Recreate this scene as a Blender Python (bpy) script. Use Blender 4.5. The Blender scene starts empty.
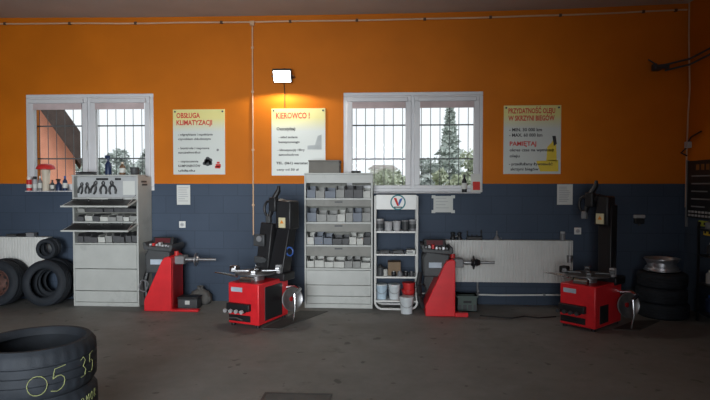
import bpy, bmesh, math, random
from mathutils import Vector, Matrix
random.seed(7)
PI = math.pi
SC = bpy.context.scene
COL = SC.collection

# ------------------------------------------------------------------ camera
F = 557.0; HC = 1.6; YAW = math.radians(3.5); PIT = math.radians(1.65)
cam = bpy.data.cameras.new('camera'); cam.sensor_width = 36; cam.lens = F / 710 * 36
cam.clip_end = 300
co = bpy.data.objects.new('camera', cam); COL.objects.link(co)
co.location = (0, 0, HC); co.rotation_euler = (PI / 2 - PIT, 0, YAW)
SC.camera = co

# ------------------------------------------------------------------ world, daylight, exposure
wd = bpy.data.worlds.new('overcast_sky'); SC.world = wd; wd.use_nodes = True
bg = wd.node_tree.nodes['Background']
bg.inputs[0].default_value = (0.93, 0.96, 1.0, 1); bg.inputs[1].default_value = 1.22
def area(name, loc, rot, sx, sy, power, color=(1, 1, 1), portal=False, spread=180):
    l = bpy.data.lights.new(name, 'AREA'); l.shape = 'RECTANGLE'; l.size = sx; l.size_y = sy
    l.energy = power; l.color = color; l.spread = math.radians(spread)
    if portal: l.cycles.is_portal = True
    o = bpy.data.objects.new(name, l); COL.objects.link(o); o.location = loc; o.rotation_euler = rot
    return o
# daylight through the open garage doorway behind the camera (faces +Y)
area('doorway_daylight', (-1.5, -2.95, 1.55), (PI / 2 - .06, 0, .115), 4.0, 2.7, 94, (0.91, 0.97, 1.0), spread=57)
sn = bpy.data.lights.new('added_soft_sun', 'SUN'); sn.energy = 1.0; sn.angle = math.radians(25); sn.color = (1, .98, .95)
sno = bpy.data.objects.new('added_soft_sun', sn); COL.objects.link(sno); sno.rotation_euler = (math.radians(28), 0, .3)   # added to brighten the outdoors; high, from behind the garage front
SC.view_settings.view_transform = 'Standard'; SC.view_settings.look = 'None'
SC.view_settings.gamma = 1; SC.view_settings.use_curve_mapping = False
SC.view_settings.exposure = 0.0

# ------------------------------------------------------------------ pixel helpers (measuring the photo)
_s, _c, _sp, _cp = math.sin(YAW), math.cos(YAW), math.sin(PIT), math.cos(PIT)
def ray(px, py):
    u = (px - 355) / F; v = (200 - py) / F
    return Vector((-_s * _cp + u * _c - v * _s * _sp, _c * _cp + u * _s + v * _c * _sp, -_sp + v * _cp))
def at(px, py, Y):
    d = ray(px, py); t = Y / d.y
    return d.x * t, HC + d.z * t
def ax(px, Y, py=200): return at(px, py, Y)[0]
def az(py, Y, px=355): return at(px, py, Y)[1]
def gr(px, py):
    d = ray(px, py); t = -HC / d.z
    return d.x * t, d.y * t
W = 7.45            # back wall
XR = 3.82; XL = -8.0; YB = -3.0; ZC = 4.1

# ------------------------------------------------------------------ materials
MATS = {}
def mat(name, col, rough=.6, metal=0., noise=.12, nscale=6., bump=0., bscale=40., spec=.4, trans=0., emit=None, es=0, dirt=0.):
    if name in MATS: return MATS[name]
    m = bpy.data.materials.new(name); m.use_nodes = True; MATS[name] = m
    nt = m.node_tree; b = nt.nodes['Principled BSDF']
    b.inputs['Roughness'].default_value = rough; b.inputs['Metallic'].default_value = metal
    b.inputs['Specular IOR Level'].default_value = spec
    b.inputs['Base Color'].default_value = (*col, 1)
    tc = nt.nodes.new('ShaderNodeTexCoord')
    if noise > 0:
        n = nt.nodes.new('ShaderNodeTexNoise'); n.inputs['Scale'].default_value = nscale; n.inputs['Detail'].default_value = 5
        nt.links.new(tc.outputs['Object'], n.inputs['Vector'])
        r = nt.nodes.new('ShaderNodeValToRGB'); r.color_ramp.elements[0].position = .3; r.color_ramp.elements[1].position = .7
        k0 = 1 - noise; k1 = 1 + noise
        r.color_ramp.elements[0].color = (*[min(1, c * k0) for c in col], 1)
        r.color_ramp.elements[1].color = (*[min(1, c * k1) for c in col], 1)
        nt.links.new(n.outputs['Fac'], r.inputs['Fac'])
        out = r.outputs['Color']
        if dirt > 0:
            n2 = nt.nodes.new('ShaderNodeTexNoise'); n2.inputs['Scale'].default_value = nscale * .6; n2.inputs['Detail'].default_value = 8
            n2.inputs['Roughness'].default_value = .7
            nt.links.new(tc.outputs['Object'], n2.inputs['Vector'])
            r2 = nt.nodes.new('ShaderNodeValToRGB'); r2.color_ramp.elements[0].position = .55; r2.color_ramp.elements[1].position = .72
            r2.color_ramp.elements[0].color = (0, 0, 0, 1); r2.color_ramp.elements[1].color = (dirt, dirt, dirt, 1)
            nt.links.new(n2.outputs['Fac'], r2.inputs['Fac'])
            mx = nt.nodes.new('ShaderNodeMix'); mx.data_type = 'RGBA'
            nt.links.new(r2.outputs['Color'], mx.inputs[0]); nt.links.new(out, mx.inputs[6])
            mx.inputs[7].default_value = (*[c * .35 for c in col], 1); out = mx.outputs[2]
        nt.links.new(out, b.inputs['Base Color'])
    if bump > 0:
        n3 = nt.nodes.new('ShaderNodeTexNoise'); n3.inputs['Scale'].default_value = bscale; n3.inputs['Detail'].default_value = 4
        nt.links.new(tc.outputs['Object'], n3.inputs['Vector'])
        bp = nt.nodes.new('ShaderNodeBump'); bp.inputs['Strength'].default_value = bump; bp.inputs['Distance'].default_value = .01
        nt.links.new(n3.outputs['Fac'], bp.inputs['Height']); nt.links.new(bp.outputs['Normal'], b.inputs['Normal'])
    if emit:
        b.inputs['Emission Color'].default_value = (*emit, 1); b.inputs['Emission Strength'].default_value = es
    return m

def wall_mat():
    """orange above eye height, blue painted blocks below"""
    m = bpy.data.materials.new('painted_wall'); m.use_nodes = True; nt = m.node_tree; b = nt.nodes['Principled BSDF']
    b.inputs['Roughness'].default_value = .6; b.inputs['Specular IOR Level'].default_value = .18
    g = nt.nodes.new('ShaderNodeNewGeometry'); s = nt.nodes.new('ShaderNodeSeparateXYZ')
    nt.links.new(g.outputs['Position'], s.inputs[0])
    n = nt.nodes.new('ShaderNodeTexNoise'); n.inputs['Scale'].default_value = 1.3; n.inputs['Detail'].default_value = 6
    nt.links.new(g.outputs['Position'], n.inputs['Vector'])
    def ramp(c0, c1):
        r = nt.nodes.new('ShaderNodeValToRGB'); r.color_ramp.elements[0].position = .35; r.color_ramp.elements[1].position = .65
        r.color_ramp.elements[0].color = (*c0, 1); r.color_ramp.elements[1].color = (*c1, 1)
        nt.links.new(n.outputs['Fac'], r.inputs['Fac']); return r
    o = ramp((.52, .138, .004), (.60, .160, .005)); bl = ramp((.048, .067, .101), (.060, .082, .121))
    # faint block joints in the blue part
    add = nt.nodes.new('ShaderNodeMath'); add.operation = 'ADD'
    nt.links.new(s.outputs['X'], add.inputs[0]); nt.links.new(s.outputs['Y'], add.inputs[1])
    cb = nt.nodes.new('ShaderNodeCombineXYZ'); nt.links.new(add.outputs[0], cb.inputs[0]); nt.links.new(s.outputs['Z'], cb.inputs[1])
    br = nt.nodes.new('ShaderNodeTexBrick'); br.offset = 0.5
    br.inputs['Scale'].default_value = 1.0; br.inputs['Brick Width'].default_value = .4; br.inputs['Row Height'].default_value = .24
    br.inputs['Mortar Size'].default_value = .007; br.inputs['Mortar Smooth'].default_value = .4
    br.inputs['Color1'].default_value = (1, 1, 1, 1); br.inputs['Color2'].default_value = (.93, .93, .93, 1); br.inputs['Mortar'].default_value = (.78, .78, .78, 1)
    nt.links.new(cb.outputs[0], br.inputs['Vector'])
    mul = nt.nodes.new('ShaderNodeMix'); mul.data_type = 'RGBA'; mul.blend_type = 'MULTIPLY'; mul.inputs[0].default_value = 1
    nt.links.new(bl.outputs[0], mul.inputs[6]); nt.links.new(br.outputs['Color'], mul.inputs[7])
    st = nt.nodes.new('ShaderNodeMath'); st.operation = 'GREATER_THAN'; st.inputs[1].default_value = 1.603
    nt.links.new(s.outputs['Z'], st.inputs[0])
    mx = nt.nodes.new('ShaderNodeMix'); mx.data_type = 'RGBA'
    nt.links.new(st.outputs[0], mx.inputs[0]); nt.links.new(mul.outputs[2], mx.inputs[6]); nt.links.new(o.outputs[0], mx.inputs[7])
    nt.links.new(mx.outputs[2], b.inputs['Base Color'])
    n3 = nt.nodes.new('ShaderNodeTexNoise'); n3.inputs['Scale'].default_value = 60
    nt.links.new(g.outputs['Position'], n3.inputs['Vector'])
    bp = nt.nodes.new('ShaderNodeBump'); bp.inputs['Strength'].default_value = .08; bp.inputs['Distance'].default_value = .01
    nt.links.new(n3.outputs['Fac'], bp.inputs['Height']); nt.links.new(bp.outputs['Normal'], b.inputs['Normal'])
    return m

def floor_mat():
    m = bpy.data.materials.new('oil_stained_concrete'); m.use_nodes = True; nt = m.node_tree; b = nt.nodes['Principled BSDF']
    b.inputs['Specular IOR Level'].default_value = .3
    g = nt.nodes.new('ShaderNodeNewGeometry')
    def noise(sc, det=6, rough=.6):
        n = nt.nodes.new('ShaderNodeTexNoise'); n.inputs['Scale'].default_value = sc; n.inputs['Detail'].default_value = det
        n.inputs['Roughness'].default_value = rough
        nt.links.new(g.outputs['Position'], n.inputs['Vector']); return n
    def ramp(n, p0, c0, p1, c1):
        r = nt.nodes.new('ShaderNodeValToRGB'); r.color_ramp.elements[0].position = p0; r.color_ramp.elements[1].position = p1
        r.color_ramp.elements[0].color = (*c0, 1); r.color_ramp.elements[1].color = (*c1, 1)
        nt.links.new(n.outputs['Fac'], r.inputs['Fac']); return r
    base = ramp(noise(.7), .3, (.190, .185, .174), .7, (.250, .244, .230))
    fine = ramp(noise(9, 8, .7), .3, (.86, .86, .86), .7, (1, 1, 1))
    stain = ramp(noise(2.3, 5), .62, (1, 1, 1), .74, (.5, .5, .5))
    spots = ramp(noise(5.5, 2), .665, (1, 1, 1), .70, (.55, .55, .55))
    out = base.outputs[0]
    for k in (fine, stain, spots):
        mx = nt.nodes.new('ShaderNodeMix'); mx.data_type = 'RGBA'; mx.blend_type = 'MULTIPLY'; mx.inputs[0].default_value = 1
        nt.links.new(out, mx.inputs[6]); nt.links.new(k.outputs[0], mx.inputs[7]); out = mx.outputs[2]
    nt.links.new(out, b.inputs['Base Color'])
    rr = ramp(noise(3), .3, (.5, .5, .5), .7, (.75, .75, .75)); nt.links.new(rr.outputs[0], b.inputs['Roughness'])
    bp = nt.nodes.new('ShaderNodeBump'); bp.inputs['Strength'].default_value = .15; bp.inputs['Distance'].default_value = .01
    nt.links.new(noise(35).outputs['Fac'], bp.inputs['Height']); nt.links.new(bp.outputs['Normal'], b.inputs['Normal'])
    return m

def glass_mat():
    m = bpy.data.materials.new('window_glass'); m.use_nodes = True; nt = m.node_tree
    nt.nodes.remove(nt.nodes['Principled BSDF'])
    t = nt.nodes.new('ShaderNodeBsdfTransparent'); t.inputs[0].default_value = (.94, .96, .96, 1)
    gl = nt.nodes.new('ShaderNodeBsdfGlossy'); gl.inputs['Roughness'].default_value = .03
    fr = nt.nodes.new('ShaderNodeFresnel'); fr.inputs[0].default_value = 1.08
    mx = nt.nodes.new('ShaderNodeMixShader')
    nt.links.new(fr.outputs[0], mx.inputs[0]); nt.links.new(t.outputs[0], mx.inputs[1]); nt.links.new(gl.outputs[0], mx.inputs[2])
    nt.links.new(mx.outputs[0], nt.nodes['Material Output'].inputs[0])
    return m

def poster_mat():
    """printed sheet: yellow at the top fading into pale grey white"""
    m = bpy.data.materials.new('printed_poster_sheet'); m.use_nodes = True; nt = m.node_tree; b = nt.nodes['Principled BSDF']
    b.inputs['Roughness'].default_value = .35
    tc = nt.nodes.new('ShaderNodeTexCoord'); s = nt.nodes.new('ShaderNodeSeparateXYZ'); nt.links.new(tc.outputs['Generated'], s.inputs[0])
    r = nt.nodes.new('ShaderNodeValToRGB'); e = r.color_ramp.elements
    e[0].position = .66; e[0].color = (.60, .63, .60, 1); e[1].position = .86; e[1].color = (.72, .66, .26, 1)
    nt.links.new(s.outputs['Z'], r.inputs['Fac']); nt.links.new(r.outputs[0], b.inputs['Base Color'])
    return m

M_wall = wall_mat(); M_floor = floor_mat(); M_glass = glass_mat(); M_poster = poster_mat()
M_ceil = mat('ceiling_plaster', (.52, .49, .46), .9, noise=.06, nscale=1.5)
M_pvc = mat('white_plastic_profile', (.62, .62, .64), .4, noise=.04)
M_bar = mat('dark_iron_bar', (.05, .05, .055), .6); M_gril = mat('grey_iron_bar', (.12, .12, .125), .6)
M_cab = mat('grey_beige_enamel', (.46, .47, .45), .45, noise=.07, nscale=4, dirt=.35)
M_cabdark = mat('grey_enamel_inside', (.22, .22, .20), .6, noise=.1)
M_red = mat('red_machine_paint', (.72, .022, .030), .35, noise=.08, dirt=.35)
M_reddk = mat('red_machine_paint_shaded_worn', (.40, .013, .015), .45, noise=.15, dirt=.5)  # darker copy of the red, with shade put into the colour
M_black = mat('black_plastic', (.016, .016, .018), .45, noise=.2)
M_blackm = mat('black_painted_steel', (.012, .012, .014), .4, noise=.2)
M_dgrey = mat('dark_grey_plastic', (.055, .058, .062), .5, noise=.15)
M_grey = mat('mid_grey_plastic', (.20, .20, .21), .5, noise=.15)
M_lgrey = mat('light_grey_plastic', (.42, .42, .43), .5, noise=.1)
M_white = mat('white_enamel', (.72, .72, .70), .35, noise=.05)
M_rad = mat('white_radiator_enamel', (.66, .66, .64), .4, noise=.04)
M_chrome = mat('polished_steel', (.62, .62, .64), .22, 1., noise=.1)
M_steel = mat('worn_steel', (.38, .38, .39), .4, .9, noise=.2, nscale=15)
M_rubber = mat('tire_rubber', (.016, .020, .027), .72, noise=.25, nscale=8, bump=.2, bscale=120)
M_alloy = mat('silver_alloy', (.55, .55, .58), .3, .85, noise=.06)
M_rust = mat('rusty_brown_rim', (.115, .055, .045), .7, .2, noise=.35, nscale=20)
M_paper = mat('paper_sheet', (.62, .63, .60), .8, noise=.03)
M_ink = mat('black_print', (.03, .03, .035), .6, noise=0)
M_redink = mat('red_print', (.60, .035, .025), .6, noise=0)
M_yel = mat('yellow_print', (.75, .55, .05), .5, noise=.05)
M_blue = mat('blue_plastic', (.03, .09, .32), .4, noise=.08)
M_dblue = mat('dark_blue_plastic', (.015, .03, .08), .4)
M_brown = mat('amber_plastic', (.16, .09, .05), .4)
M_card = mat('brown_cardboard', (.24, .17, .11), .8, noise=.12)
M_box = mat('grey_cardboard', (.20, .19, .17), .8, noise=.1)
M_table = mat('dull_machined_steel', (.13, .13, .135), .5, .6, noise=.3, nscale=12)
M_mat = mat('rubber_mat', (.075, .075, .07), .8, noise=.25, bump=.4, bscale=80)
M_chalk = mat('yellow_chalk', (.24, .26, .11), .9, noise=.25, nscale=60)
M_cream = mat('cream_plastic', (.62, .54, .44), .5)
M_redpl = mat('red_plastic', (.55, .03, .03), .4)
M_green = mat('green_plastic', (.07, .10, .09), .5)
M_lime = mat('lime_label', (.42, .48, .05), .6, noise=.04)
M_boxw = mat('pale_bin_plastic', (.52, .52, .49), .55, noise=.12)
M_boxg = mat('grey_bin_plastic', (.28, .28, .27), .55, noise=.15)
M_boxd = mat('dark_bin_plastic', (.085, .085, .09), .55, noise=.15)
M_boxb = mat('blue_grey_bin', (.17, .19, .23), .55, noise=.1)

# ------------------------------------------------------------------ mesh builder
def frame_of(d):
    d = d.normalized(); a = Vector((0, 0, 1)) if abs(d.z) < .9 else Vector((1, 0, 0))
    u = a.cross(d).normalized(); return u, d.cross(u)
class MB:
    def __init__(s): s.v = []; s.f = []
    def add(s, vs, fs):
        b = len(s.v); s.v += [Vector(x) for x in vs]; s.f += [tuple(i + b for i in f) for f in fs]; return s
    def box(s, x0, x1, y0, y1, z0, z1, R=None, c=None):
        vs = [Vector((x, y, z)) for x in (x0, x1) for y in (y0, y1) for z in (z0, z1)]
        if R is not None:
            c = Vector(c) if c is not None else Vector(((x0 + x1) / 2, (y0 + y1) / 2, (z0 + z1) / 2))
            vs = [c + R @ (v - c) for v in vs]
        return s.add(vs, [(0, 1, 3, 2), (4, 6, 7, 5), (0, 4, 5, 1), (2, 3, 7, 6), (0, 2, 6, 4), (1, 5, 7, 3)])
    def cyl(s, p0, p1, r0, r1=None, n=20):
        p0 = Vector(p0); p1 = Vector(p1); r1 = r0 if r1 is None else r1
        u, w = frame_of(p1 - p0); vs = []
        for p, r in ((p0, r0), (p1, r1)):
            vs += [p + u * math.cos(2 * PI * i / n) * r + w * math.sin(2 * PI * i / n) * r for i in range(n)]
        fs = [(i, (i + 1) % n, n + (i + 1) % n, n + i) for i in range(n)] + [tuple(range(n - 1, -1, -1)), tuple(range(n, 2 * n))]
        return s.add(vs, fs)
    def tube(s, pts, r, n=8, closed=False):
        pts = [Vector(p) for p in pts]; k = len(pts); vs = []; up = None
        for i, p in enumerate(pts):
            if closed: d = pts[(i + 1) % k] - pts[i - 1]
            else: d = pts[min(i + 1, k - 1)] - pts[max(i - 1, 0)]
            d.normalize()
            if up is None: u, w = frame_of(d)
            else:
                u = up - d * up.dot(d)
                u = u.normalized() if u.length > 1e-5 else frame_of(d)[0]
                w = d.cross(u)
            up = u; rr = r[i] if isinstance(r, (list, tuple)) else r
            vs += [p + (u * math.cos(2 * PI * j / n) + w * math.sin(2 * PI * j / n)) * rr for j in range(n)]
        m = k if closed else k - 1
        fs = [(i * n + j, i * n + (j + 1) % n, ((i + 1) % k) * n + (j + 1) % n, ((i + 1) % k) * n + j) for i in range(m) for j in range(n)]
        if not closed: fs += [tuple(range(n - 1, -1, -1)), tuple(range((k - 1) * n, k * n))]
        return s.add(vs, fs)
    def lathe(s, prof, o=(0, 0, 0), axis=(0, 0, 1), n=32, loop=False, mod=None):
        o = Vector(o); a = Vector(axis).normalized(); u, w = frame_of(a); k = len(prof); vs = []
        for i in range(n):
            c, sn = math.cos(2 * PI * i / n), math.sin(2 * PI * i / n)
            for j, (r, z) in enumerate(prof):
                rr = r + (mod(i, j) if mod else 0)
                vs.append(o + (u * c + w * sn) * max(rr, 1e-4) + a * z)
        m = k if loop else k - 1
        fs = [(i * k + j, ((i + 1) % n) * k + j, ((i + 1) % n) * k + (j + 1) % k, i * k + (j + 1) % k) for i in range(n) for j in range(m)]
        return s.add(vs, fs)
    def prism(s, poly, y0, y1, plane='xz'):
        n = len(poly)
        def P(a, b, t): return (a, t, b) if plane == 'xz' else ((t, a, b) if plane == 'yz' else (a, b, t))
        vs = [P(a, b, y0) for a, b in poly] + [P(a, b, y1) for a, b in poly]
        return s.add(vs, [(i, (i + 1) % n, n + (i + 1) % n, n + i) for i in range(n)] + [tuple(range(n - 1, -1, -1)), tuple(range(n, 2 * n))])
    def xf(s, Mx):
        s.v = [Mx @ v for v in s.v]; return s
    def build(s, name, m, parent=None, bevel=0, world=False, origin=None, ang=35, seg=2):
        vs = s.v
        if parent is not None:
            if world:
                r = parent
                while r.parent: r = r.parent
                vs = [v - r.location for v in vs]
            loc = None
        else:
            if origin is None:
                xs = [v.x for v in vs]; ys = [v.y for v in vs]; zs = [v.z for v in vs]
                origin = ((min(xs) + max(xs)) / 2, (min(ys) + max(ys)) / 2, min(zs))
            loc = Vector(origin); vs = [v - loc for v in vs]
        me = bpy.data.meshes.new(name); me.from_pydata([tuple(v) for v in vs], [], s.f)
        bm = bmesh.new(); bm.from_mesh(me); bmesh.ops.recalc_face_normals(bm, faces=bm.faces); bm.to_mesh(me); bm.free()
        for p in me.polygons: p.use_smooth = True
        me.set_sharp_from_angle(angle=math.radians(ang))
        me.materials.append(m)
        o = bpy.data.objects.new(name, me); COL.objects.link(o)
        if parent is not None: o.parent = parent
        else: o.location = loc
        if bevel > 0:
            b = o.modifiers.new('bevel', 'BEVEL'); b.width = bevel; b.segments = seg; b.limit_method = 'ANGLE'; b.angle_limit = math.radians(40)
        return o
def tag(o, label, cat, group=None, kind=None):
    o['label'] = label; o['category'] = cat
    if group: o['group'] = group
    if kind: o['kind'] = kind
    return o
def struct(o): o['kind'] = 'structure'; return o
def thing(name, label, cat, loc=(0, 0, 0), rz=0, group=None):
    o = bpy.data.objects.new(name, None); o.empty_display_size = .1; COL.objects.link(o)
    o.location = loc; o.rotation_euler = (0, 0, rz); return tag(o, label, cat, group)
def dup(o, parent=None):
    c = o.copy(); COL.objects.link(c)
    if parent: c.parent = parent
    for ch in list(o.children): dup(ch, c)
    return c
ORD = ['first', 'second', 'third', 'fourth', 'fifth', 'sixth', 'seventh', 'eighth', 'ninth', 'tenth']

def text_mesh(body, width, height, bold=.0):
    """flat mesh of a line of lettering in XZ, lower left at the origin, fitted to width and cap height"""
    cu = bpy.data.curves.new('t', 'FONT'); cu.body = body; cu.size = 1; cu.offset = bold; cu.resolution_u = 2
    t = bpy.data.objects.new('t', cu); COL.objects.link(t)
    dg = bpy.context.evaluated_depsgraph_get(); me = bpy.data.meshes.new_from_object(t.evaluated_get(dg))
    bpy.data.objects.remove(t); bpy.data.curves.remove(cu)
    xs = [v.co.x for v in me.vertices]; x0, x1 = min(xs), max(xs)
    kx = width / (x1 - x0); kz = height / .73
    vs = [((v.co.x - x0) * kx, 0, v.co.y * kz) for v in me.vertices]; fs = [tuple(p.vertices) for p in me.polygons]
    bpy.data.meshes.remove(me)
    return vs, fs
def lettering(lines, name, m, parent, y):
    """lines: (text, x0, x1, z0, h, bold) in world wall coordinates, one part each"""
    for body, x0, x1, z0, h, bold in lines:
        vs, fs = text_mesh(body, x1 - x0, h, bold)
        MB().add([(x0 + v[0], y, z0 + v[2]) for v in vs], fs).build(name, m, parent, world=True)

# ------------------------------------------------------------------ setting
def holed(name, x0, x1, z0, z1, ya, yb, holes, m):
    xs = sorted({x0, x1, *[h[0] for h in holes], *[h[1] for h in holes]}); zs = sorted({z0, z1, *[h[2] for h in holes], *[h[3] for h in holes]})
    mb = MB()
    for i in range(len(xs) - 1):
        for j in range(len(zs) - 1):
            cx = (xs[i] + xs[i + 1]) / 2; cz = (zs[j] + zs[j + 1]) / 2
            if any(h[0] < cx < h[1] and h[2] < cz < h[3] for h in holes): continue
            mb.box(xs[i], xs[i + 1], ya, yb, zs[j], zs[j + 1])
    return struct(mb.build(name, m, origin=(0, ya, 0)))
WIN = []
for (pl, pr, pt, pb) in ((27.5, 154.5, 94, 190.5), (343.5, 482.5, 92, 192)):
    xm = (pl + pr) / 2
    WIN.append((ax(pl, W), ax(pr, W), az(pb, W, xm), az(pt, W, xm)))
holed('wall_back', XL, XR, 0, ZC, W, W + .30, WIN, M_wall)
struct(MB().box(XR, XR + .25, YB, W + .3, 0, ZC).build('wall_right', M_wall))
struct(MB().box(XL - .25, XL, YB, W + .3, 0, ZC).build('wall_left', M_wall))
holed('wall_front', XL - .25, XR + .25, 0, ZC, YB - .25, YB, [(-3.8, .6, 0, 3.5)], M_wall)
struct(MB().box(XL - .25, XR + .25, YB - .25, W + .3, -.2, 0).build('floor', M_floor, origin=(0, 0, -.2)))
# slightly sagging plaster ceiling: height along the back wall
CEIL = [(px, az(py, W, px)) for px, py in ((0, 17.8), (150, 17.2), (300, 15.2), (420, 13.0), (560, 9.0), (684, 3.5))]
CEIL = [(XL - .25, CEIL[0][1] + .0)] + [(ax(px, W), z) for px, z in CEIL] + [(XR + .25, CEIL[-1][1] + .02)]
struct(MB().prism(CEIL + [(XR + .25, 4.3), (XL - .25, 4.3)], YB - .25, W + .3).build('ceiling', M_ceil, ang=5))
def cl_z(x):
    for (a, za), (b, zb) in zip(CEIL, CEIL[1:]):
        if a <= x <= b: return za + (zb - za) * (x - a) / (b - a)
    return CEIL[-1][1]

def window(k, x0, x1, z0, z1):
    root = struct(MB().box(x0, x1, W + .0, W + .07, z1 - .05, z1).box(x0, x1, W + .0, W + .07, z0, z0 + .05)
                  .box(x0, x0 + .05, W, W + .07, z0 + .05, z1 - .05).box(x1 - .05, x1, W, W + .07, z0 + .05, z1 - .05)
                  .box((x0 + x1) / 2 - .025, (x0 + x1) / 2 + .025, W, W + .07, z0 + .05, z1 - .05).build('window_%d' % k, M_pvc, bevel=.006))
    xm = (x0 + x1) / 2
    for (a, b) in ((x0 + .045, xm - .02), (xm + .02, x1 - .045)):
        c, d = z0 + .045, z1 - .045; w = .075; wb = .045
        s = MB().box(a, b, W - .022, W + .05, d - w, d).box(a, b, W - .022, W + .05, c, c + wb).box(a, a + w, W - .022, W + .05, c + wb, d - w).box(b - w, b, W - .022, W + .05, c + wb, d - w)
        so = s.build('sash', M_pvc, root, world=True, bevel=.008)
        MB().box(a + w - .008, b - w + .008, W + .012, W + .02, c + wb - .008, d - w + .008).build('pane', M_glass, so, world=True)
        bl = MB().box(a + w - .03, b - w + .03, W - .052, W - .022, d - w - .01, d - w + .05)
        bl.build('blind_cassette', M_pvc, so, world=True, bevel=.01)
        MB().box(a + w, b - w, W - .030, W - .026, d - w - .085, d - w - .01).box(a + w, b - w, W - .033, W - .023, d - w - .095, d - w - .085).build('roller_blind', mat('pinkish_blind', (.52, .42, .42), .8), so, world=True)
    MB().box(xm - .035, xm - .018, W - .034, W - .022, (z0 + z1) / 2 - .03, (z0 + z1) / 2 + .03).box(xm - .033, xm - .02, W - .055, W - .034, (z0 + z1) / 2 - .11, (z0 + z1) / 2 + .01).build('handle', M_white, root, world=True, bevel=.004)
    MB().box(x0 + .07, x1 - .05, W - .16, W, z0 - .016, z0 - .002).build('sill', M_pvc, root, world=True, bevel=.006)
    return root
window(1, *WIN[0]); window(2, *WIN[1])
for k, (x0, x1, z0, z1) in enumerate(WIN):
    area('window_portal', ((x0 + x1) / 2, W + .32, (z0 + z1) / 2), (-PI / 2, 0, 0), x1 - x0, z1 - z0, 1, portal=True)
    # security grille outside
    g = thing('window_grille', ['black iron bar grille outside the left window', 'black iron bar grille outside the right window'][k], 'grille', ((x0 + x1) / 2, W + .24, z0), group='iron grilles outside the windows')
    nb = 15
    for i in range(nb):
        x = x0 + .03 + (x1 - x0 - .06) * i / (nb - 1)
        MB().cyl((x, W + .25, z0), (x, W + .25, z1), .0048, n=8).build('upright_bar', M_gril, g, world=True)
    for zf in (.34, .69):
        MB().box(x0, x1, W + .242, W + .258, z0 + (z1 - z0) * zf - .009, z0 + (z1 - z0) * zf + .009).build('cross_bar', M_gril, g, world=True)

# ------------------------------------------------------------------ outside the windows
M_grass = mat('pale_grass', (.20, .23, .16), .9, noise=.2, nscale=.8)
struct(MB().box(-40, 40, W + .31, 80, -.35, -.25).build('ground', M_grass))
M_annex = mat('peach_render', (.92, .40, .27), .8, noise=.05)
M_roof = mat('brown_roof_board', (.08, .058, .052), .8, noise=.2)
Ya = 13.2
acx, _ = at(75, 150, Ya); LOS = math.atan2(-acx, Ya)      # turned square to the line of sight from the garage
an = thing('annex_building', 'peach rendered gable building with dark sloping roof outside the left window', 'building', (acx, Ya, -.25), LOS)
D_ = Ya / math.cos(LOS) 
za_ = at(75, 158, Ya)[1] + .25; sl_ = 1.55
def zu(x): return za_ - sl_ * x
xl_ = -1.75
MB().prism([(xl_, 0), (0, 0), (0, zu(0)), (xl_, zu(xl_))], 0, 4).build('gable_wall', M_annex, an)
xo = .12; th = .80
MB().prism([(xl_ - .3, zu(xl_ - .3)), (xo, zu(xo)), (xo, zu(xo) + th), (xl_ - .3, zu(xl_ - .3) + th)], -.35, 4.2).build('roof_slope', M_roof, an)
MB().cyl((xo, -.30, zu(xo) + .1), (xo, 4.2, zu(xo) + .1), .05, n=12).build('gutter', M_grey, an)
def leaf_mat(name, col):
    return mat(name, col, .8, noise=.3, nscale=1.2)
M_lf1 = leaf_mat('glare_paled_green_needles', (.50, .55, .52)); M_lf2 = leaf_mat('glare_paled_olive_leaves', (.44, .48, .36)); M_lf3 = leaf_mat('haze_paled_leaves', (.46, .50, .48))  # haze and overexposure are put into these paler leaf colours
M_bark = mat('grey_bark', (.16, .13, .11), .9, noise=.3)
def tree(px, ytop, Y, rad, n, leaf, m, label, conifer=False, group='trees behind the garage', name='tree'):
    x, zt = at(px, ytop, Y); z0 = -.25; H = zt - z0; rnd = random.Random(int(px * 7 + Y))
    t = thing(name, label, 'tree' if name == 'tree' else 'bush', (x, Y, z0), group=group)
    MB().cyl((0, 0, 0), (0, 0, H * (.97 if conifer else .7)), .03 * H ** .5 + .02, .012, n=8).build('trunk', M_bark, t)
    mb = MB()
    if not conifer:
        for q in range(7):
            a = q * 2.4; mb2 = MB().cyl((0, 0, H * .25), (math.cos(a) * rad * .6, math.sin(a) * rad * .6, H * (.5 + .06 * q)), .02, .006, n=6).build('branch', M_bark, t)
    blobs = [(rnd.uniform(-.6, .6) * rad, rnd.uniform(-.6, .6) * rad, rnd.uniform(.35, .86) * H, rnd.uniform(.3, .55) * rad) for _ in range(14)]
    for i in range(n):
        if conifer:
            h = rnd.random() ** .8; tier = (h * 11) % 1
            r = rad * (1 - h) * (1.0 - .55 * tier) * math.sqrt(rnd.uniform(.15, 1)) + .03
            a = rnd.uniform(0, 2 * PI); c = Vector((r * math.cos(a), r * math.sin(a), H * (.04 + .96 * h) - .12 * r))
        else:
            bx, by, bz, br = rnd.choice(blobs)
            d = Vector((rnd.gauss(0, 1), rnd.gauss(0, 1), rnd.gauss(0, 1))).normalized() * br * rnd.uniform(.5, 1)
            c = Vector((bx, by, bz)) + d; c.z = min(max(c.z, .15), H)
        u = Vector((rnd.gauss(0, 1), rnd.gauss(0, 1), rnd.gauss(0, .6))).normalized(); w = u.cross(Vector((rnd.gauss(0, 1), rnd.gauss(0, 1), rnd.gauss(0, 1)))).normalized()
        l = leaf * rnd.uniform(.6, 1.3)
        mb.add([c - u * l, c + w * l * .45, c + u * l, c - w * l * .45], [(0, 1, 2, 3)])
    mb.build('foliage', m, t)
tree(450, 108, 21, 1.15, 2100, .15, M_lf1, 'tall spruce beyond the right window\'s right sash', True)
tree(471, 142, 24, .8, 1300, .13, M_lf2, 'leafy yellow-green tree right of the tall spruce')
tree(424, 152, 23, .7, 900, .13, M_lf3, 'rounded tree left of the tall spruce')
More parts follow.
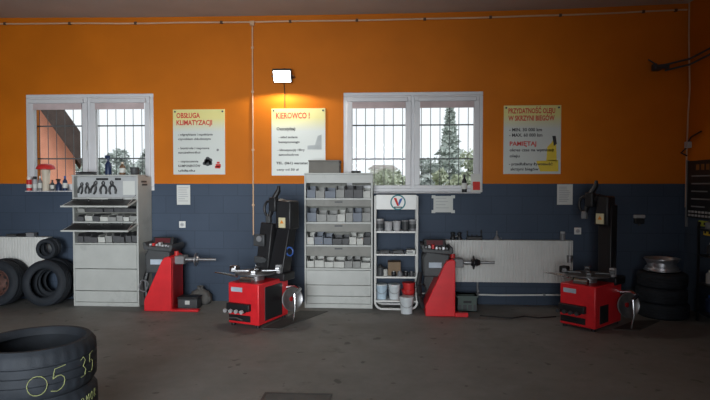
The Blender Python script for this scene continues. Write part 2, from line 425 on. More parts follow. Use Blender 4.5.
for px_, yt_, Y_, r_b, m_b, lb_ in ((358, 166, 19.6, .62, M_lf2, "leftmost green bush seen through the right window"), (381, 165, 17.6, .55, M_lf2, "second green bush from left in the right window"),
        (404, 162, 19.4, .60, M_lf2, "green bush behind the centre bar of the right window"), (428, 162, 17.2, .60, M_lf3, "greyish bush left of the foot of the tall spruce"),
        (447, 164, 15.0, .50, M_lf2, "green bush at the foot of the tall spruce"), (470, 165, 17.8, .60, M_lf2, "rightmost bush seen through the right window")):
    tree(px_, yt_, Y_, r_b, 2200, .13, m_b, lb_, group='bushes outside', name='bush')
tree(103, 143, 34.5, .8, 800, .16, M_lf3, 'thin hazy tree nearest the centre bar of the left window')
tree(119, 145, 39.5, 1.1, 1500, .16, M_lf3, 'hazy round tree above the blue spray bottle')
tree(139, 142, 33, .9, 1400, .16, M_lf3, 'hazy tree at the right edge of the left window')
tree(88, 150, 30, .8, 900, .14, M_lf1, 'dark tree just right of the peach building')
hx, hz = at(383, 165, 70); hz += .25
hs = thing('far_house', 'pale low house far off through the right window', 'house', (hx, 70, -.25))
MB().box(-1.6, 1.6, 0, 4, 0, hz - .5).build('house_wall', mat('pale_render', (.75, .72, .68), .8), hs)
MB().prism([(-1.9, hz - .5), (1.9, hz - .5), (1.2, hz), (-1.2, hz)], -.3, 4.3).build('house_roof', mat('pale_roof', (.5, .45, .43), .8), hs)

# ------------------------------------------------------------------ pipes, conduits, lamp on the wall
M_conduit = mat('painted_conduit', (.62, .40, .25), .5, noise=.08)
cz = az(16, W, 355) - .03
c1 = thing('cable_conduit', 'long horizontal cable conduit clipped along the top of the orange wall', 'conduit', (-2, W, 3.7))
zL = cl_z(ax(253, W)) - .085
pts = [(XL + .02 + (XR - .04 - XL) * i / 40, W - .014, 0) for i in range(41)]
pts = [(x, y, cl_z(x) - .085 + .003 * math.sin(x * 4)) for x, y, _ in pts]
MB().tube(pts, .011, 8).build('pipe', M_conduit, c1, world=True)
for px in (9, 73, 138, 223, 291, 357, 424, 489, 558, 640, 672):
    x = ax(px, W); z = cl_z(x) - .085
    MB().box(x - .018, x + .018, W - .03, W, z - .018, z + .018).build('clip', mat('dark_clip', (.10, .05, .03), .6), c1, world=True, bevel=.003)
c2 = thing('cable_conduit', 'thin vertical conduit running down the wall left of the lit floodlight', 'conduit', (ax(253, W), W, .9))
xv = ax(253.5, W)
MB().cyl((xv, W - .012, az(235, W, 253)), (xv, W - .012, zL - .02), .009, n=10).build('pipe', M_conduit, c2, world=True)
for py in (48, 92, 150, 205):
    z = az(py, W, 253); MB().box(xv - .016, xv + .016, W - .026, W, z - .014, z + .014).build('clip', M_conduit, c2, world=True, bevel=.003)
MB().box(xv - .03, xv + .03, W - .04, W, zL - .05, zL + .01).build('junction_box', M_conduit, c2, world=True, bevel=.004)

# LED floodlight
lx, lz = at(282, 75.5, W - .17)
fl = thing('floodlight', 'small lit LED floodlight on the orange wall above the middle poster', 'lamp', (lx, W - .15, lz))
Rt = Matrix.Rotation(math.radians(-30), 3, 'X')
def tilt(mb): return mb.xf(Matrix.Rotation(math.radians(32), 4, 'X'))
tilt(MB().box(-.125, .125, -.02, .03, -.09, .09)).build('housing', M_dgrey, fl, bevel=.008)
fins = MB()
for i in range(9): fins.box(-.1 + i * .025 - .003, -.1 + i * .025 + .003, .03, .055, -.075, .075)
tilt(fins).build('cooling_fin', M_dgrey, fl)
tilt(MB().box(-.108, .108, -.026, -.019, -.074, .074)).build('lit_face', mat('led_panel', (1, 1, 1), .3, noise=0, emit=(.86, .93, 1), es=16), fl)
MB().tube([(-.14, 0, 0), (-.14, .10, 0), (-.14, .148, 0), (.14, .148, 0), (.14, .10, 0), (.14, 0, 0)], .009, 8).build('bracket', M_dgrey, fl)
MB().tube([(.0, .05, -.05), (.0, .13, -.10), (.005, .143, -.2), (.005, .143, -.42)], .005, 8).build('cable', M_black, fl)
sp = bpy.data.lights.new('floodlight_beam', 'SPOT'); sp.energy = 46; sp.spot_size = math.radians(168); sp.spot_blend = .08; sp.color = (1, .95, .84); sp.shadow_soft_size = .05
so = bpy.data.objects.new('floodlight_beam', sp); COL.objects.link(so); so.location = (lx, W - .19, lz - .035)
so.rotation_euler = Vector((0, -math.cos(math.radians(55)), -math.sin(math.radians(55)))).to_track_quat('-Z', 'Y').to_euler()

# ------------------------------------------------------------------ posters and papers
def rect(pl, pr, pt, pb, Y=W):
    xm = (pl + pr) / 2; return ax(pl, Y), ax(pr, Y), az(pb, Y, xm), az(pt, Y, xm)
def poster(pl, pr, pt, pb, label):
    x0, x1, z0, z1 = rect(pl, pr, pt, pb)
    p = thing('wall_poster', label, 'poster', ((x0 + x1) / 2, W, z0), group='posters screwed to the orange wall')
    MB().box(x0, x1, W - .012, W, z0, z1).build('sheet', M_poster, p, world=True)
    for cx in (x0 + .03, x1 - .03):
        MB().cyl((cx, W - .018, z1 - .03), (cx, W - .012, z1 - .03), .013, n=12).build('screw', M_dgrey, p, world=True)
    return p, x0, x1, z0, z1
def lines_px(rows, pl, pt, kx=1, ky=1):
    out = []
    for body, xa, xb, yb, h, bold in rows:
        out.append((body, ax(xa, W), ax(xb, W), az(yb, W, (xa + xb) / 2), h / 74.5, bold))
    return out
yT = W - .0135
p, *_ = poster(174, 225.5, 109.5, 174.5, 'white poster headed OBSŁUGA KLIMATYZACJI between the left window and conduit')
lettering(lines_px([('OBSŁUGA', 177.5, 201, 118, 5.2, .028), ('KLIMATYZACJI', 177.5, 213, 125, 5.0, .028)], 0, 0), 'heading_line', M_redink, p, yT)
lettering(lines_px([('- odgrzybianie i napełnianie', 179, 213.5, 135.6, 2.2, .025), ('czynnikiem chłodniczym', 179, 211.5, 140, 2.2, .025), ('- kontrola i naprawa', 179, 210, 149.2, 2.2, .025),
    ('szczelności', 179, 201, 153.5, 2.2, .025), ('- czyszczenie', 179, 199, 162.4, 2.2, .025), ('KOMPONENTÓW', 179, 201, 167, 2.4, .025), ('układu', 179, 195.5, 171.6, 2.2, .025)], 0, 0), 'text_line', M_ink, p, yT)
x, z = at(208, 162, W); mb = MB()
for dx, dz, r in ((-.045, -.02, .025), (.04, -.02, .025), (0, .04, .03), (0, -.01, .045), (-.02, .015, .03), (.035, .02, .03)):
    mb.cyl((x + dx, yT - .0004, z + dz), (x + dx, W - .012, z + dz), r, n=16)
mb.build('compressor_picture', M_dgrey, p, world=True)
x, z = at(218.5, 164, W)
MB().box(x - .035, x + .035, yT, W - .012, z - .045, z).box(x - .02, x + .02, yT, W - .012, z + .005, z + .03).box(x - .045, x + .03, yT, W - .012, z - .06, z - .028).build('red_picture', M_redink, p, world=True)
x, z = at(218, 150, W)
MB().cyl((x, yT, z), (x, W - .012, z), .017, n=12).build('small_mark', M_grey, p, world=True)

p, *_ = poster(272, 325.5, 108.5, 175.5, 'white poster headed KIEROWCO ! right under the lit floodlight')
lettering(lines_px([('KIEROWCO !', 276.5, 310, 118.5, 6.0, .028)], 0, 0), 'heading_line', M_redink, p, yT)
lettering(lines_px([('Oszczędzaj:', 277, 296, 130.3, 3.0, .028), ('- układ zasilania', 279, 298, 138.2, 2.2, .025), ('benzynowego', 279, 300, 143, 2.2, .025), ('- klimatyzację i filtry', 278, 305, 151, 2.2, .025),
    ('samochodowe', 279, 299, 155.7, 2.2, .025), ('TEL. (061) warsztat', 276.5, 308, 164.2, 2.4, .028), ('ceny od 50 zł', 277, 299, 170.6, 2.2, .025)], 0, 0), 'text_line', M_ink, p, yT)
x, z = at(315, 145, W)
MB().prism([(x - .1, z - .06), (x + .09, z - .06), (x + .09, z + .14), (x + .04, z + .12), (x + .0, z + .0), (x - .1, z - .01)], yT, W - .012).build('faint_picture', mat('faint_grey_print', (.42, .45, .46), .6), p, world=True)

p, *_ = poster(503, 560, 105.5, 174, 'white poster headed PRZYDATNOŚĆ OLEJU W SKRZYNI BIEGÓW with a yellow bottle')
lettering(lines_px([('PRZYDATNOŚĆ OLEJU', 507.5, 554, 113.3, 5.0, .028), ('W SKRZYNI BIEGÓW', 507.5, 553.5, 120.6, 5.0, .028), ('PAMIĘTAJ', 509, 535.5, 145.7, 4.2, .028)], 0, 0), 'heading_line', M_redink, p, yT)
lettering(lines_px([('- MIN. 30 000 km', 508.5, 541, 131.3, 3.2, .028), ('- MAX. 60 000 km', 508.5, 541.5, 136.7, 3.2, .028), ('okres czas na wymianę', 509, 553, 151.3, 2.8, .025), ('oleju', 509, 519, 157.3, 2.8, .025)], 0, 0), 'text_line', M_ink, p, yT)
lettering(lines_px([('- przedłużamy żywotność', 508.5, 552, 165.3, 2.8, .025), ('skrzyni biegów', 510, 538, 170.4, 2.8, .025)], 0, 0), 'text_line', M_ink, p, W - .0146)
def px_poly(pts, Y=W): return [at(a, b, Y) for a, b in pts]
MB().prism(px_poly([(546, 161), (547, 147), (551, 143), (554, 138), (556, 138), (556, 146), (556.5, 161)]), yT, W - .012).prism(px_poly([(536, 161), (558, 160), (558, 171.5), (540, 171.5)]), yT, W - .012).build('bottle_picture', M_yel, p, world=True)
MB().prism(px_poly([(552, 136), (555.5, 136), (556.5, 144), (553.5, 146)]), W - .0142, W - .0136).build('bottle_cap_picture', M_ink, p, world=True)

def paper(pl, pr, pt, pb, label, name='paper_notice', rows=7, tape=False):
    x0, x1, z0, z1 = rect(pl, pr, pt, pb)
    p = thing(name, label, 'paper', ((x0 + x1) / 2, W, z0), group='paper notices on the blue wall')
    MB().box(x0, x1, W - .004, W, z0, z1).build('sheet', M_paper, p, world=True)
    mb = MB(); rnd = random.Random(int(pl)); w = x1 - x0; h = z1 - z0
    for i in range(rows):
        z = z1 - h * (.14 + .78 * i / rows); mb.box(x0 + w * .12, x0 + w * rnd.uniform(.6, .9), W - .0052, W - .004, z - h * .018, z + h * .018)
    mb.build('print', M_lgrey, p, world=True)
    if tape:
        for cx in (x0, x1):
            for czz in (z0 + .01, z1 - .01):
                MB().box(cx - .025, cx + .025, W - .0065, W, czz - .02, czz + .02).build('tape', M_paper, p, world=True)
    return p
paper(177, 190.3, 185, 204.7, 'small white paper notice on the blue wall under the left poster')
paper(557, 572.5, 184.3, 204.7, 'pale yellowed paper notice on the blue wall under the right poster', rows=9)
paper(433.5, 453, 196, 212.3, 'white sheet taped at its corners under the right window', rows=4, tape=True)

def socket(px, py, label):
    x, z = at(px, py, W); s = thing('wall_socket', label, 'socket', (x, W, z - .05), group='white sockets on the blue wall')
    MB().box(x - .045, x + .045, W - .012, W, z - .045, z + .045).build('plate', M_white, s, world=True, bevel=.005)
    MB().cyl((x, W - .016, z), (x, W - .012, z), .026, n=20).build('cover', M_lgrey, s, world=True)
    for dx in (-.01, .01): MB().cyl((x + dx, W - .0175, z), (x + dx, W - .016, z), .004, n=8).build('hole', M_black, s, world=True)
    return s
socket(182.5, 224.5, 'white wall socket above the left wheel balancer')
socket(577.5, 231, 'white wall socket right above the end of the long radiator')
x, z = at(638, 219, W)
d = thing('dispenser', 'small black dispenser with white top on the dark blue wall at right', 'dispenser', (x, W, z - .08))
MB().box(x - .065, x + .065, W - .07, W, z + .012, z + .055).build('cover', M_lgrey, d, world=True, bevel=.01)
MB().box(x - .06, x + .06, W - .06, W, z - .06, z + .012).build('body', M_black, d, world=True, bevel=.008)
MB().cyl((x, W - .04, z - .085), (x, W - .04, z - .05), .018, n=14).build('nozzle', M_dgrey, d, world=True)
x, z = at(645, 215.5, W)

# ------------------------------------------------------------------ radiators
def radiator(x0, x1, z0, z1, label, nr):
    r = thing('radiator', label, 'radiator', ((x0 + x1) / 2, W, 0), group='white panel radiators')
    yf, yb = W - .13, W - .03
    n = nr; poly = []
    for i in range(n):
        a = x0 + .012 + (x1 - x0 - .024) * i / n; b = x0 + .012 + (x1 - x0 - .024) * (i + 1) / n; w = b - a
        poly += [(a + w * .05, yf + .007), (a + w * .2, yf), (a + w * .8, yf), (a + w * .95, yf + .007)]
    poly += [(x1 - .012, yb), (x0 + .012, yb)]
    MB().prism(poly, z0, z1 - .012, 'xy').build('panel', M_rad, r, world=True, ang=20)
    MB().box(x0, x1, yf - .004, yb, z1 - .012, z1).build('top_grille', M_rad, r, world=True, bevel=.003)
    for xx in (x0, x1 - .012): MB().box(xx, xx + .012, yf - .002, yb, z0, z1 - .012).build('end_cover', M_rad, r, world=True, bevel=.003)
    for f in (.15, .85):
        x = x0 + (x1 - x0) * f; MB().box(x - .02, x + .02, yb, W, z0 + .1, z1 - .08).build('bracket', M_white, r, world=True)
    return r
RX0, RX1 = ax(430, W - .13), ax(573.5, W - .13); RZ1, RZ0 = az(240.3, W - .13, 500), az(282.3, W - .13, 500)
radiator(RX0, RX1, RZ0, RZ1, 'long white ribbed radiator under the right window behind the wheel balancer', 46)
LX1 = ax(47.5, W - .13); LZ1, LZ0 = az(237, W - .13, 25), az(271, W - .13, 25)
lr = radiator(LX1 - 1.87, LX1, LZ0, LZ1, 'white radiator at the left edge behind the leaning tires', 46)
# white heating pipe under the long radiator
hp = thing('heating_pipe', 'white heating pipe running under the long radiator near the floor', 'pipe', ((RX0 + RX1) / 2, W, .05))
zp = az(294.3, W - .05, 500)
MB().tube([(RX0 - .2, W - .05, zp), (RX0 + .3, W - .05, zp), ((RX0 + RX1) / 2, W - .05, zp - .012), (RX1 - .25, W - .05, zp), (RX1 - .06, W - .05, zp), (RX1 - .05, W - .06, zp + .03), (RX1 - .05, W - .07, RZ0 - .003)], .011, 10).build('pipe', M_white, hp, world=True)
for px in (478, 545):
    x = ax(px, W - .05); MB().box(x - .015, x + .015, W - .065, W, zp - .015, zp + .015).build('clip', M_grey, hp, world=True)
x = ax(478, W - .07); MB().cyl((x, W - .07, zp), (x, W - .07, RZ0 - .003), .012, n=10).build('riser', M_grey, hp, world=True)
MB().cyl((x, W - .07, zp + .05), (x, W - .11, zp + .05), .016, n=12).build('valve', M_grey, hp, world=True)

# ------------------------------------------------------------------ tires
def tire_profile(R, ri, w, grooves=3):
    d = R - ri
    p = [(ri, -.34 * w), (ri + .006, -.43 * w), (ri + .3 * d, -.50 * w), (ri + .62 * d, -.50 * w), (ri + .66 * d, -.485 * w), (R - .016, -.44 * w), (R - .003, -.37 * w)]
    g = w * .74 / (grooves + 1)
    for k in range(grooves):
        c = -.37 * w + g * (k + 1); p += [(R, c - .006), (R - .008, c - .003), (R - .008, c + .003), (R, c + .006)]
    p += [(R - .003, .37 * w), (R - .016, .44 * w), (ri + .66 * d, .485 * w), (ri + .62 * d, .50 * w), (ri + .3 * d, .50 * w), (ri + .006, .43 * w), (ri, .34 * w)]
    p += [(ri + .02, .33 * w), (R - .03, .36 * w), (R - .02, .2 * w), (R - .02, -.2 * w), (R - .03, -.36 * w), (ri + .02, -.33 * w)]
    return p
def tire_mb(R, ri, w, axis=(0, 0, 1), o=(0, 0, 0), n=56, tread=0, grooves=3):
    pr = tire_profile(R, ri, w, grooves); m = None
    if tread: 
        def m(i, j, pr=pr):
            r, z = pr[j]
            if r > R - .02 and abs(z) > .2 * w and i % tread == 0 and r != R - .02: return -.004
            return 0
    return MB().lathe(pr, o, axis, n, True, m)
def rim_profile(r, w):
    return [(r + .006, -.44 * w), (r + .006, -.40 * w), (r - .008, -.36 * w), (r - .014, -.2 * w), (r - .035, -.1 * w), (r - .035, .1 * w), (r - .014, .25 * w), (r - .008, .36 * w), (r + .006, .40 * w), (r + .006, .44 * w),
            (r - .004, .44 * w), (r - .016, .36 * w), (r - .022, .25 * w), (r - .043, .1 * w), (r - .043, -.1 * w), (r - .022, -.2 * w), (r - .016, -.36 * w), (r - .004, -.44 * w)]
# the stack of tires in the left foreground
SX, SY, SR, SW = -2.07, 3.12, .328, .233
for k, lab in enumerate(('bottom tire of the big foreground tire stack', 'middle tire of the foreground stack with small yellow chalk letters', 'top tire of the foreground stack with large chalked numerals')):
    w_k = (.163, .260, .268)[k]; z_k = (.082, .294, .5615)[k]
    o = tire_mb(SR - (.006 if k == 1 else 0), .250, w_k, n=132, tread=4, grooves=3).build('tire', M_rubber, origin=(0, 0, 0))
    o.location = (SX + (.0, .008, 0)[k], SY + (0, .006, 0)[k], z_k); tag(o, lab, 'tire', 'tires stacked in the foreground')
    if k == 1: T2 = o
    if k == 2: T3 = o
GL = {'0': [[(.42 + .42 * math.sin(-i / 16 * 2 * PI), .5 - .5 * math.cos(i / 16 * 2 * PI)) for i in range(17)]],
      '5': [[(.80, 1), (.25, .96), (.20, .78), (.16, .56), (.35, .64), (.55, .63), (.70, .52), (.75, .36), (.70, .18), (.55, .05), (.35, 0), (.05, .08)]],
      '3': [[(.05, .9), (.4, 1), (.65, .8), (.35, .55), (.7, .35), (.55, .05), (.05, .05)]],
      'K': [[(.1, 0), (.1, 1)], [(.7, 1), (.12, .45), (.75, 0)]], 'R': [[(.1, 0), (.1, 1), (.55, .95), (.6, .6), (.12, .5), (.7, 0)]],
      'M': [[(0, 0), (.1, 1), (.4, .4), (.7, 1), (.8, 0)]], 'O': [[(.4, 0), (.05, .3), (.05, .7), (.4, 1), (.72, .7), (.72, .3), (.4, 0)]]}
def chalk(par, th0, z0, h, wd, s, slope, R, rad, nm='chalk_mark'):
    base = math.atan2(-SY, -SX) # towards the camera
    for k, ch in enumerate(s):
        mb = MB()
        for st in GL[ch]:
            pts = []
            for i in range(len(st) - 1):
                for q in range(6):
                    f = q / 6; a = st[i][0] + (st[i + 1][0] - st[i][0]) * f; b = st[i][1] + (st[i + 1][1] - st[i][1]) * f
                    pts.append((a, b))
            pts.append(st[-1]); P3 = []
            for a, b in pts:
                arc = (k * 1.15 + a) * wd; th = base + th0 + arc / R; z = z0 + b * h + slope * (arc)
                P3.append((R * math.cos(th), R * math.sin(th), z))
            mb.tube(P3, rad, 6)
        o = mb.build(nm, M_chalk, par); o['label'] = 'yellow chalk character'
chalk(T3, -.13, -.100, .105, .115, '0', .0, SR + .0005, .0022)
chalk(T3, .20, -.100, .130, .105, '5', .10, SR + .0005, .0022)
chalk(T3, .74, -.070, .115, .060, '35', .10, SR + .0005, .0020)
chalk(T2, .46, .020, .048, .036, 'KORMOR', .12, SR - .0055, .0020)

# leaning tires at the left wall
def lean_tire(name, px, pyb, R, ri, w, Yc, lean, yaw, label, group, rim=None, z0=0.0, n=56):
    x = ax(px, Yc); 
    root = thing(name, label, 'wheel' if rim else 'tire', (x, Yc, z0), yaw, group) if rim else None
    ax_ = Vector((0, -math.cos(lean), math.sin(lean)))
    h = R * math.cos(lean) + .5 * w * math.sin(lean)
    mb = tire_mb(R, ri, w, ax_, (0, 0, h), n)
    if root is None:
        o = mb.build(name, M_rubber, origin=(0, 0, 0)); o.location = (x, Yc, z0); o.rotation_euler = (0, 0, yaw)
        return tag(o, label, 'tire', group)
    mb.build('tire', M_rubber, root)
    MB().lathe(rim_profile(ri, w), (0, 0, h), ax_, 40, True).build('rim', rim, root)
    c = Vector((0, 0, h)); u, v = frame_of(ax_)
    dsc = MB().lathe([(.001, .30 * w), (.05, .30 * w), (.065, .24 * w), (ri * .62, .12 * w), (ri * .78, .20 * w), (ri - .02, .12 * w), (ri - .02, .06 * w), (.001, .06 * w)], c, ax_, 40)
    d = dsc.build('disc', rim, root)
    hol = MB()
    for q in range(8):
        a = q * PI / 4; pc = c + (u * math.cos(a) + v * math.sin(a)) * ri * .62
        hol.cyl(pc + ax_ * .10 * w, pc + ax_ * (.155 * w), .02, n=12)
    hol.build('vent_hole', M_black, d)
    MB().cyl(c + ax_ * .1 * w, c + ax_ * .34 * w, .032, n=16).build('hub_hole', M_black, d)
    return root
LG = 'tires leaning by the left radiator'
lean_tire('tire', 46, 307, .298, .185, .20, 6.99, .12, .0, 'large bare tire leaning in front of its twin beside the grey cabinet', LG)
lean_tire('tire', 52.5, 306, .30, .145, .165, 7.185, .12, .0, 'large tire standing behind the front bare tire beside the grey cabinet', LG)
lean_tire('wheel', -1, 306, .295, .17, .20, 6.96, .12, .0, 'wheel with a rusty brown rim at the left edge of the picture', LG, M_rust)
lean_tire('tire', 5.5, 305, .295, .16, .165, 7.185, .12, .0, 'tire hidden mostly behind the rusty rimmed wheel', LG)
zt = .605
lean_tire('tire', 46, 254, .135, .085, .085, 7.12, .0, .0, 'front small narrow tire resting on top of the big leaning tires', LG, z0=.600, n=40)
lean_tire('tire', 50.5, 254, .132, .085, .08, 7.205, .0, .0, 'rear small narrow tire behind its twin on the big leaning tires', LG, z0=.614, n=40)

# the tire stack with a rim at right
RSX, RSY = 3.30, 6.93
for k, lab in enumerate(('bottom tire of the dark stack in the right corner', 'middle tire of the dark stack in the right corner', 'top tire of the right corner stack, under the silver rim')):
    w = .18; o = tire_mb(.288 - .006 * k, .185, w, n=64).build('tire', M_rubber, origin=(0, 0, 0)); o.location = (RSX + (.012, -.01, 0)[k], RSY, w * (k + .5)); tag(o, lab, 'tire', 'tires stacked in the right corner')
rw = thing('alloy_wheel', 'silver alloy rim lying on the right corner tire stack', 'rim', (RSX - .005, RSY, .54))
MB().lathe([(a, b + .09) for a, b in rim_profile(.195, .165)], n=48, loop=True).build('barrel', M_alloy, rw)
sp_ = MB().cyl((0, 0, .08), (0, 0, .125), .06, n=24)
for q in range(5):
    a = q * 2 * PI / 5; sp_.tube([(.04 * math.cos(a), .04 * math.sin(a), .11), (.11 * math.cos(a), .11 * math.sin(a), .12), (.168 * math.cos(a), .168 * math.sin(a), .12)], [.024, .02, .022], 8)
sp_.build('spokes', M_alloy, rw)

# ------------------------------------------------------------------ cabinets
def parts_box(x0, x1, y0, y1, z0, z1, m, label, group, lid=False):
    b = thing('parts_box', label, 'box', ((x0 + x1) / 2, (y0 + y1) / 2, z0), group=group)
    t = .005; ft = (z1 - z0) * .62
    MB().prism([(y0, z0), (y1, z0), (y1, z1), (y1 - t, z1), (y1 - t, z0 + t), (y0 + t, z0 + t), (y0 + t, z0 + ft), (y0 - .012, z0 + ft + .01), (y0 - .012, z0 + ft)], x0, x1, 'yz').prism([(y0, z0), (y1, z0), (y1, z1), (y0 + .03, z1), (y0, z0 + ft)], x0, x0 + t, 'yz').prism([(y0, z0), (y1, z0), (y1, z1), (y0 + .03, z1), (y0, z0 + ft)], x1 - t, x1, 'yz').build('bin', m, b, world=True)
    w = x1 - x0
    MB().box(x0 + w * .2, x1 - w * .2, y0 - .002, y0, z0 + ft * .3, z0 + ft * .75).build('label_card', M_paper if m is not M_boxw else M_grey, b, world=True)
    MB().box(x0 + t, x1 - t, y0 + .02, y1 - .02, z0 + t, z0 + ft * 1.0).build('contents', M_steel if random.random() < .5 else M_dgrey, b, world=True, bevel=.01)
    return b
def cab_row(x0, x1, yf, yb, z0, ztop, n, rowname, group, pool, jit=.25, seed=0):
    rnd = random.Random(seed); ws = [rnd.uniform(1 - jit, 1 + jit) for _ in range(n)]; g = .008; tot = x1 - x0 - g * (n + 1); s = sum(ws); x = x0 + g
    for i in range(n):
        w = ws[i] / s * tot; h = (ztop - z0) * rnd.uniform(.68, .98); m = rnd.choice(pool)
        sz = {M_boxw: 'pale', M_boxg: 'grey', M_boxd: 'dark', M_boxb: 'blue-grey'}[m]
        parts_box(x, x + w, yf + rnd.uniform(.025, .06), yb - .03, z0, z0 + h, m, '%s parts bin, %s from left on %s' % (sz, ORD[i], rowname), group)
        x += w + g
# middle cabinet
YC = 7.10; CX0, CX1 = ax(304.3, YC), ax(372.7, YC); CH = az(174.5, YC, 338); cz_ = lambda py: az(py, YC, 338)
mc = thing('parts_cabinet', 'tall grey metal parts cabinet with four open rows, between poster and rack', 'cabinet', ((CX0 + CX1) / 2, YC + .17, 0), group='grey metal cabinets')
t = .022; YK = W - .005
for xx in (CX0, CX1 - t): MB().box(xx, xx + t, YC, YK, 0, CH).build('side_panel', M_cab, mc, world=True, bevel=.003)
MB().box(CX0, CX1, YC - .012, YK, CH, CH + .02).build('top_panel', M_cab, mc, world=True, bevel=.004)
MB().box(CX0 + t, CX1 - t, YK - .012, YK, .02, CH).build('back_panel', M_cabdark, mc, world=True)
MB().box(CX0 + t, CX1 - t, YC + .004, YK - .012, 0, cz_(304)).build('plinth', M_cab, mc, world=True, bevel=.003)
MB().box(CX0 + t, CX1 - t, YC + .01, YC + .03, cz_(183.0), CH).build('folded_flap', M_cab, mc, world=True, bevel=.003)
shelf_py = [(198.2, 199.8), (222, 223.8), (245, 246.6), (268.2, 270)]
band_py = [(199.8, 206.5), (223.8, 232), (246.6, 256.3)]
for a, b in shelf_py: MB().box(CX0 + t, CX1 - t, YC - .006, YK - .012, cz_(b), cz_(a)).build('shelf', M_cab, mc, world=True, bevel=.002)
for a, b in band_py:
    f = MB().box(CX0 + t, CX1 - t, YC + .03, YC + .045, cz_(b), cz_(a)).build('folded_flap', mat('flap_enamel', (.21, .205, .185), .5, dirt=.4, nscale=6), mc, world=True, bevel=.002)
    MB().box((CX0 + CX1) / 2 - .05, (CX0 + CX1) / 2 + .05, YC + .018, YC + .03, cz_(a + 3.0), cz_(a + 1.6)).build('pull', M_dgrey, f, world=True)
for a, b in ((270.4, 285), (285.4, 296), (296.4, 303.6)):
    dd = MB().box(CX0 + t + .003, CX1 - t - .003, YC - .002, YC + .016, cz_(b), cz_(a)).build('flap_door', M_cab, mc, world=True, bevel=.003)
tops = [184, 208, 233.2, 257.3]
for r, (nm, n) in enumerate((('top', 7), ('second', 7), ('third', 8), ('fourth', 7))):
    cab_row(CX0 + t, CX1 - t, YC, YK - .012, cz_(shelf_py[r][0]) + .0005, cz_(tops[r]), n, "middle cabinet's %s row" % nm, 'parts bins in the middle cabinet', [M_boxg, M_boxw, M_boxd, M_boxg, M_boxd, M_boxb] if r < 3 else [M_boxw, M_boxw, M_boxg], seed=11 + r)
# box on top
b0, b1 = ax(308.5, YC), ax(339, YC)
bx_ = thing('cardboard_box', 'flat grey box lying on top of the middle cabinet in front of the poster', 'box', ((b0 + b1) / 2, 7.25, CH + .02), group=None)
MB().box(b0, b1, YC + .03, YC + .30, CH + .02, CH + .02 + .145).build('carton', M_box, bx_, world=True, bevel=.004)
MB().box(b0 - .006, b1 + .006, YC + .024, YC + .306, CH + .02 + .145, CH + .02 + .165).build('lid', M_box, bx_, world=True, bevel=.004)
x = ax(356, YC + .1); tp = thing('tape_roll', 'black flat tape roll on top of the middle cabinet at right', 'tape', (x, YC + .12, CH + .02))
MB().lathe([(.035, 0), (.062, 0), (.062, .028), (.035, .028)], n=28, loop=True).build('roll', M_black, tp)
MB().lathe([(.031, .001), (.035, .001), (.035, .027), (.031, .027)], n=28, loop=True).build('core', M_card, tp)

# left cabinet
YL = 7.03; LX0, LX1 = ax(72.3, YL), ax(138, YL); LH = az(176.2, YL, 105); lz_ = lambda py: az(py, YL, 105)
lc = thing('tool_cabinet', 'tall grey metal tool cabinet with two flaps hanging open, under the left window', 'cabinet', ((LX0 + LX1) / 2, YL + .2, 0), group='grey metal cabinets')
for xx in (LX0, LX1 - t): MB().box(xx, xx + t, YL, YK, 0, LH).build('side_panel', M_cab, lc, world=True, bevel=.003)
MB().box(LX0 - .003, LX1 + .003, YL - .01, W - .18, LH, LH + .018).build('top_panel', M_cab, lc, world=True, bevel=.004)
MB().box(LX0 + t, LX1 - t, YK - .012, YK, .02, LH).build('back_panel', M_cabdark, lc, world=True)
MB().box(LX0 + t, LX1 - t, YL + .09, YL + .10, lz_(198), LH).build('pegboard', mat('pale_pegboard', (.42, .43, .44), .7), lc, world=True)
for a, b in ((197.6, 199.4), (221.6, 223.2), (243, 244.4)): MB().box(LX0 + t, LX1 - t, YL - .004, YK - .012, lz_(b), lz_(a)).build('shelf', M_cab, lc, world=True, bevel=.002)
MB().box(LX0 + t, LX1 - t, YL + .05, YK - .012, lz_(213.4), lz_(212.6)).build('shelf', M_cabdark, lc, world=True)
for a, b in ((244.8, 268.6), (269.2, 290.6), (291.2, 302.0)): MB().box(LX0 + t + .003, LX1 - t - .003, YL - .002, YL + .016, lz_(b), lz_(a)).build('flap_door', M_cab, lc, world=True, bevel=.003)
MB().box(LX0 + t, LX1 - t, YL + .002, YK - .012, 0, lz_(302.4)).build('plinth', M_cab, lc, world=True, bevel=.003)
xb = ax(143, YL + .16)
for dx, dz in ((0, -.07), (.02, -.11)):
    MB().box(LX1, LX1 + .002, YL + .10 + dx, YL + .26 + dx, LH + dz - .012, LH + dz + .012).build('side_label', M_dgrey, lc, world=True)
for pa, pb in ((93, 105), (112, 118)): MB().box(ax(pa, YL), ax(pb, YL), YL + .084, YL + .09, lz_(180.2), lz_(178)).build('name_strip', M_black, lc, world=True)
MB().box(ax(120, YL), ax(132, YL), YL + .086, YL + .09, lz_(195), lz_(181)).build('white_card', M_paper, lc, world=True)
flaps = []
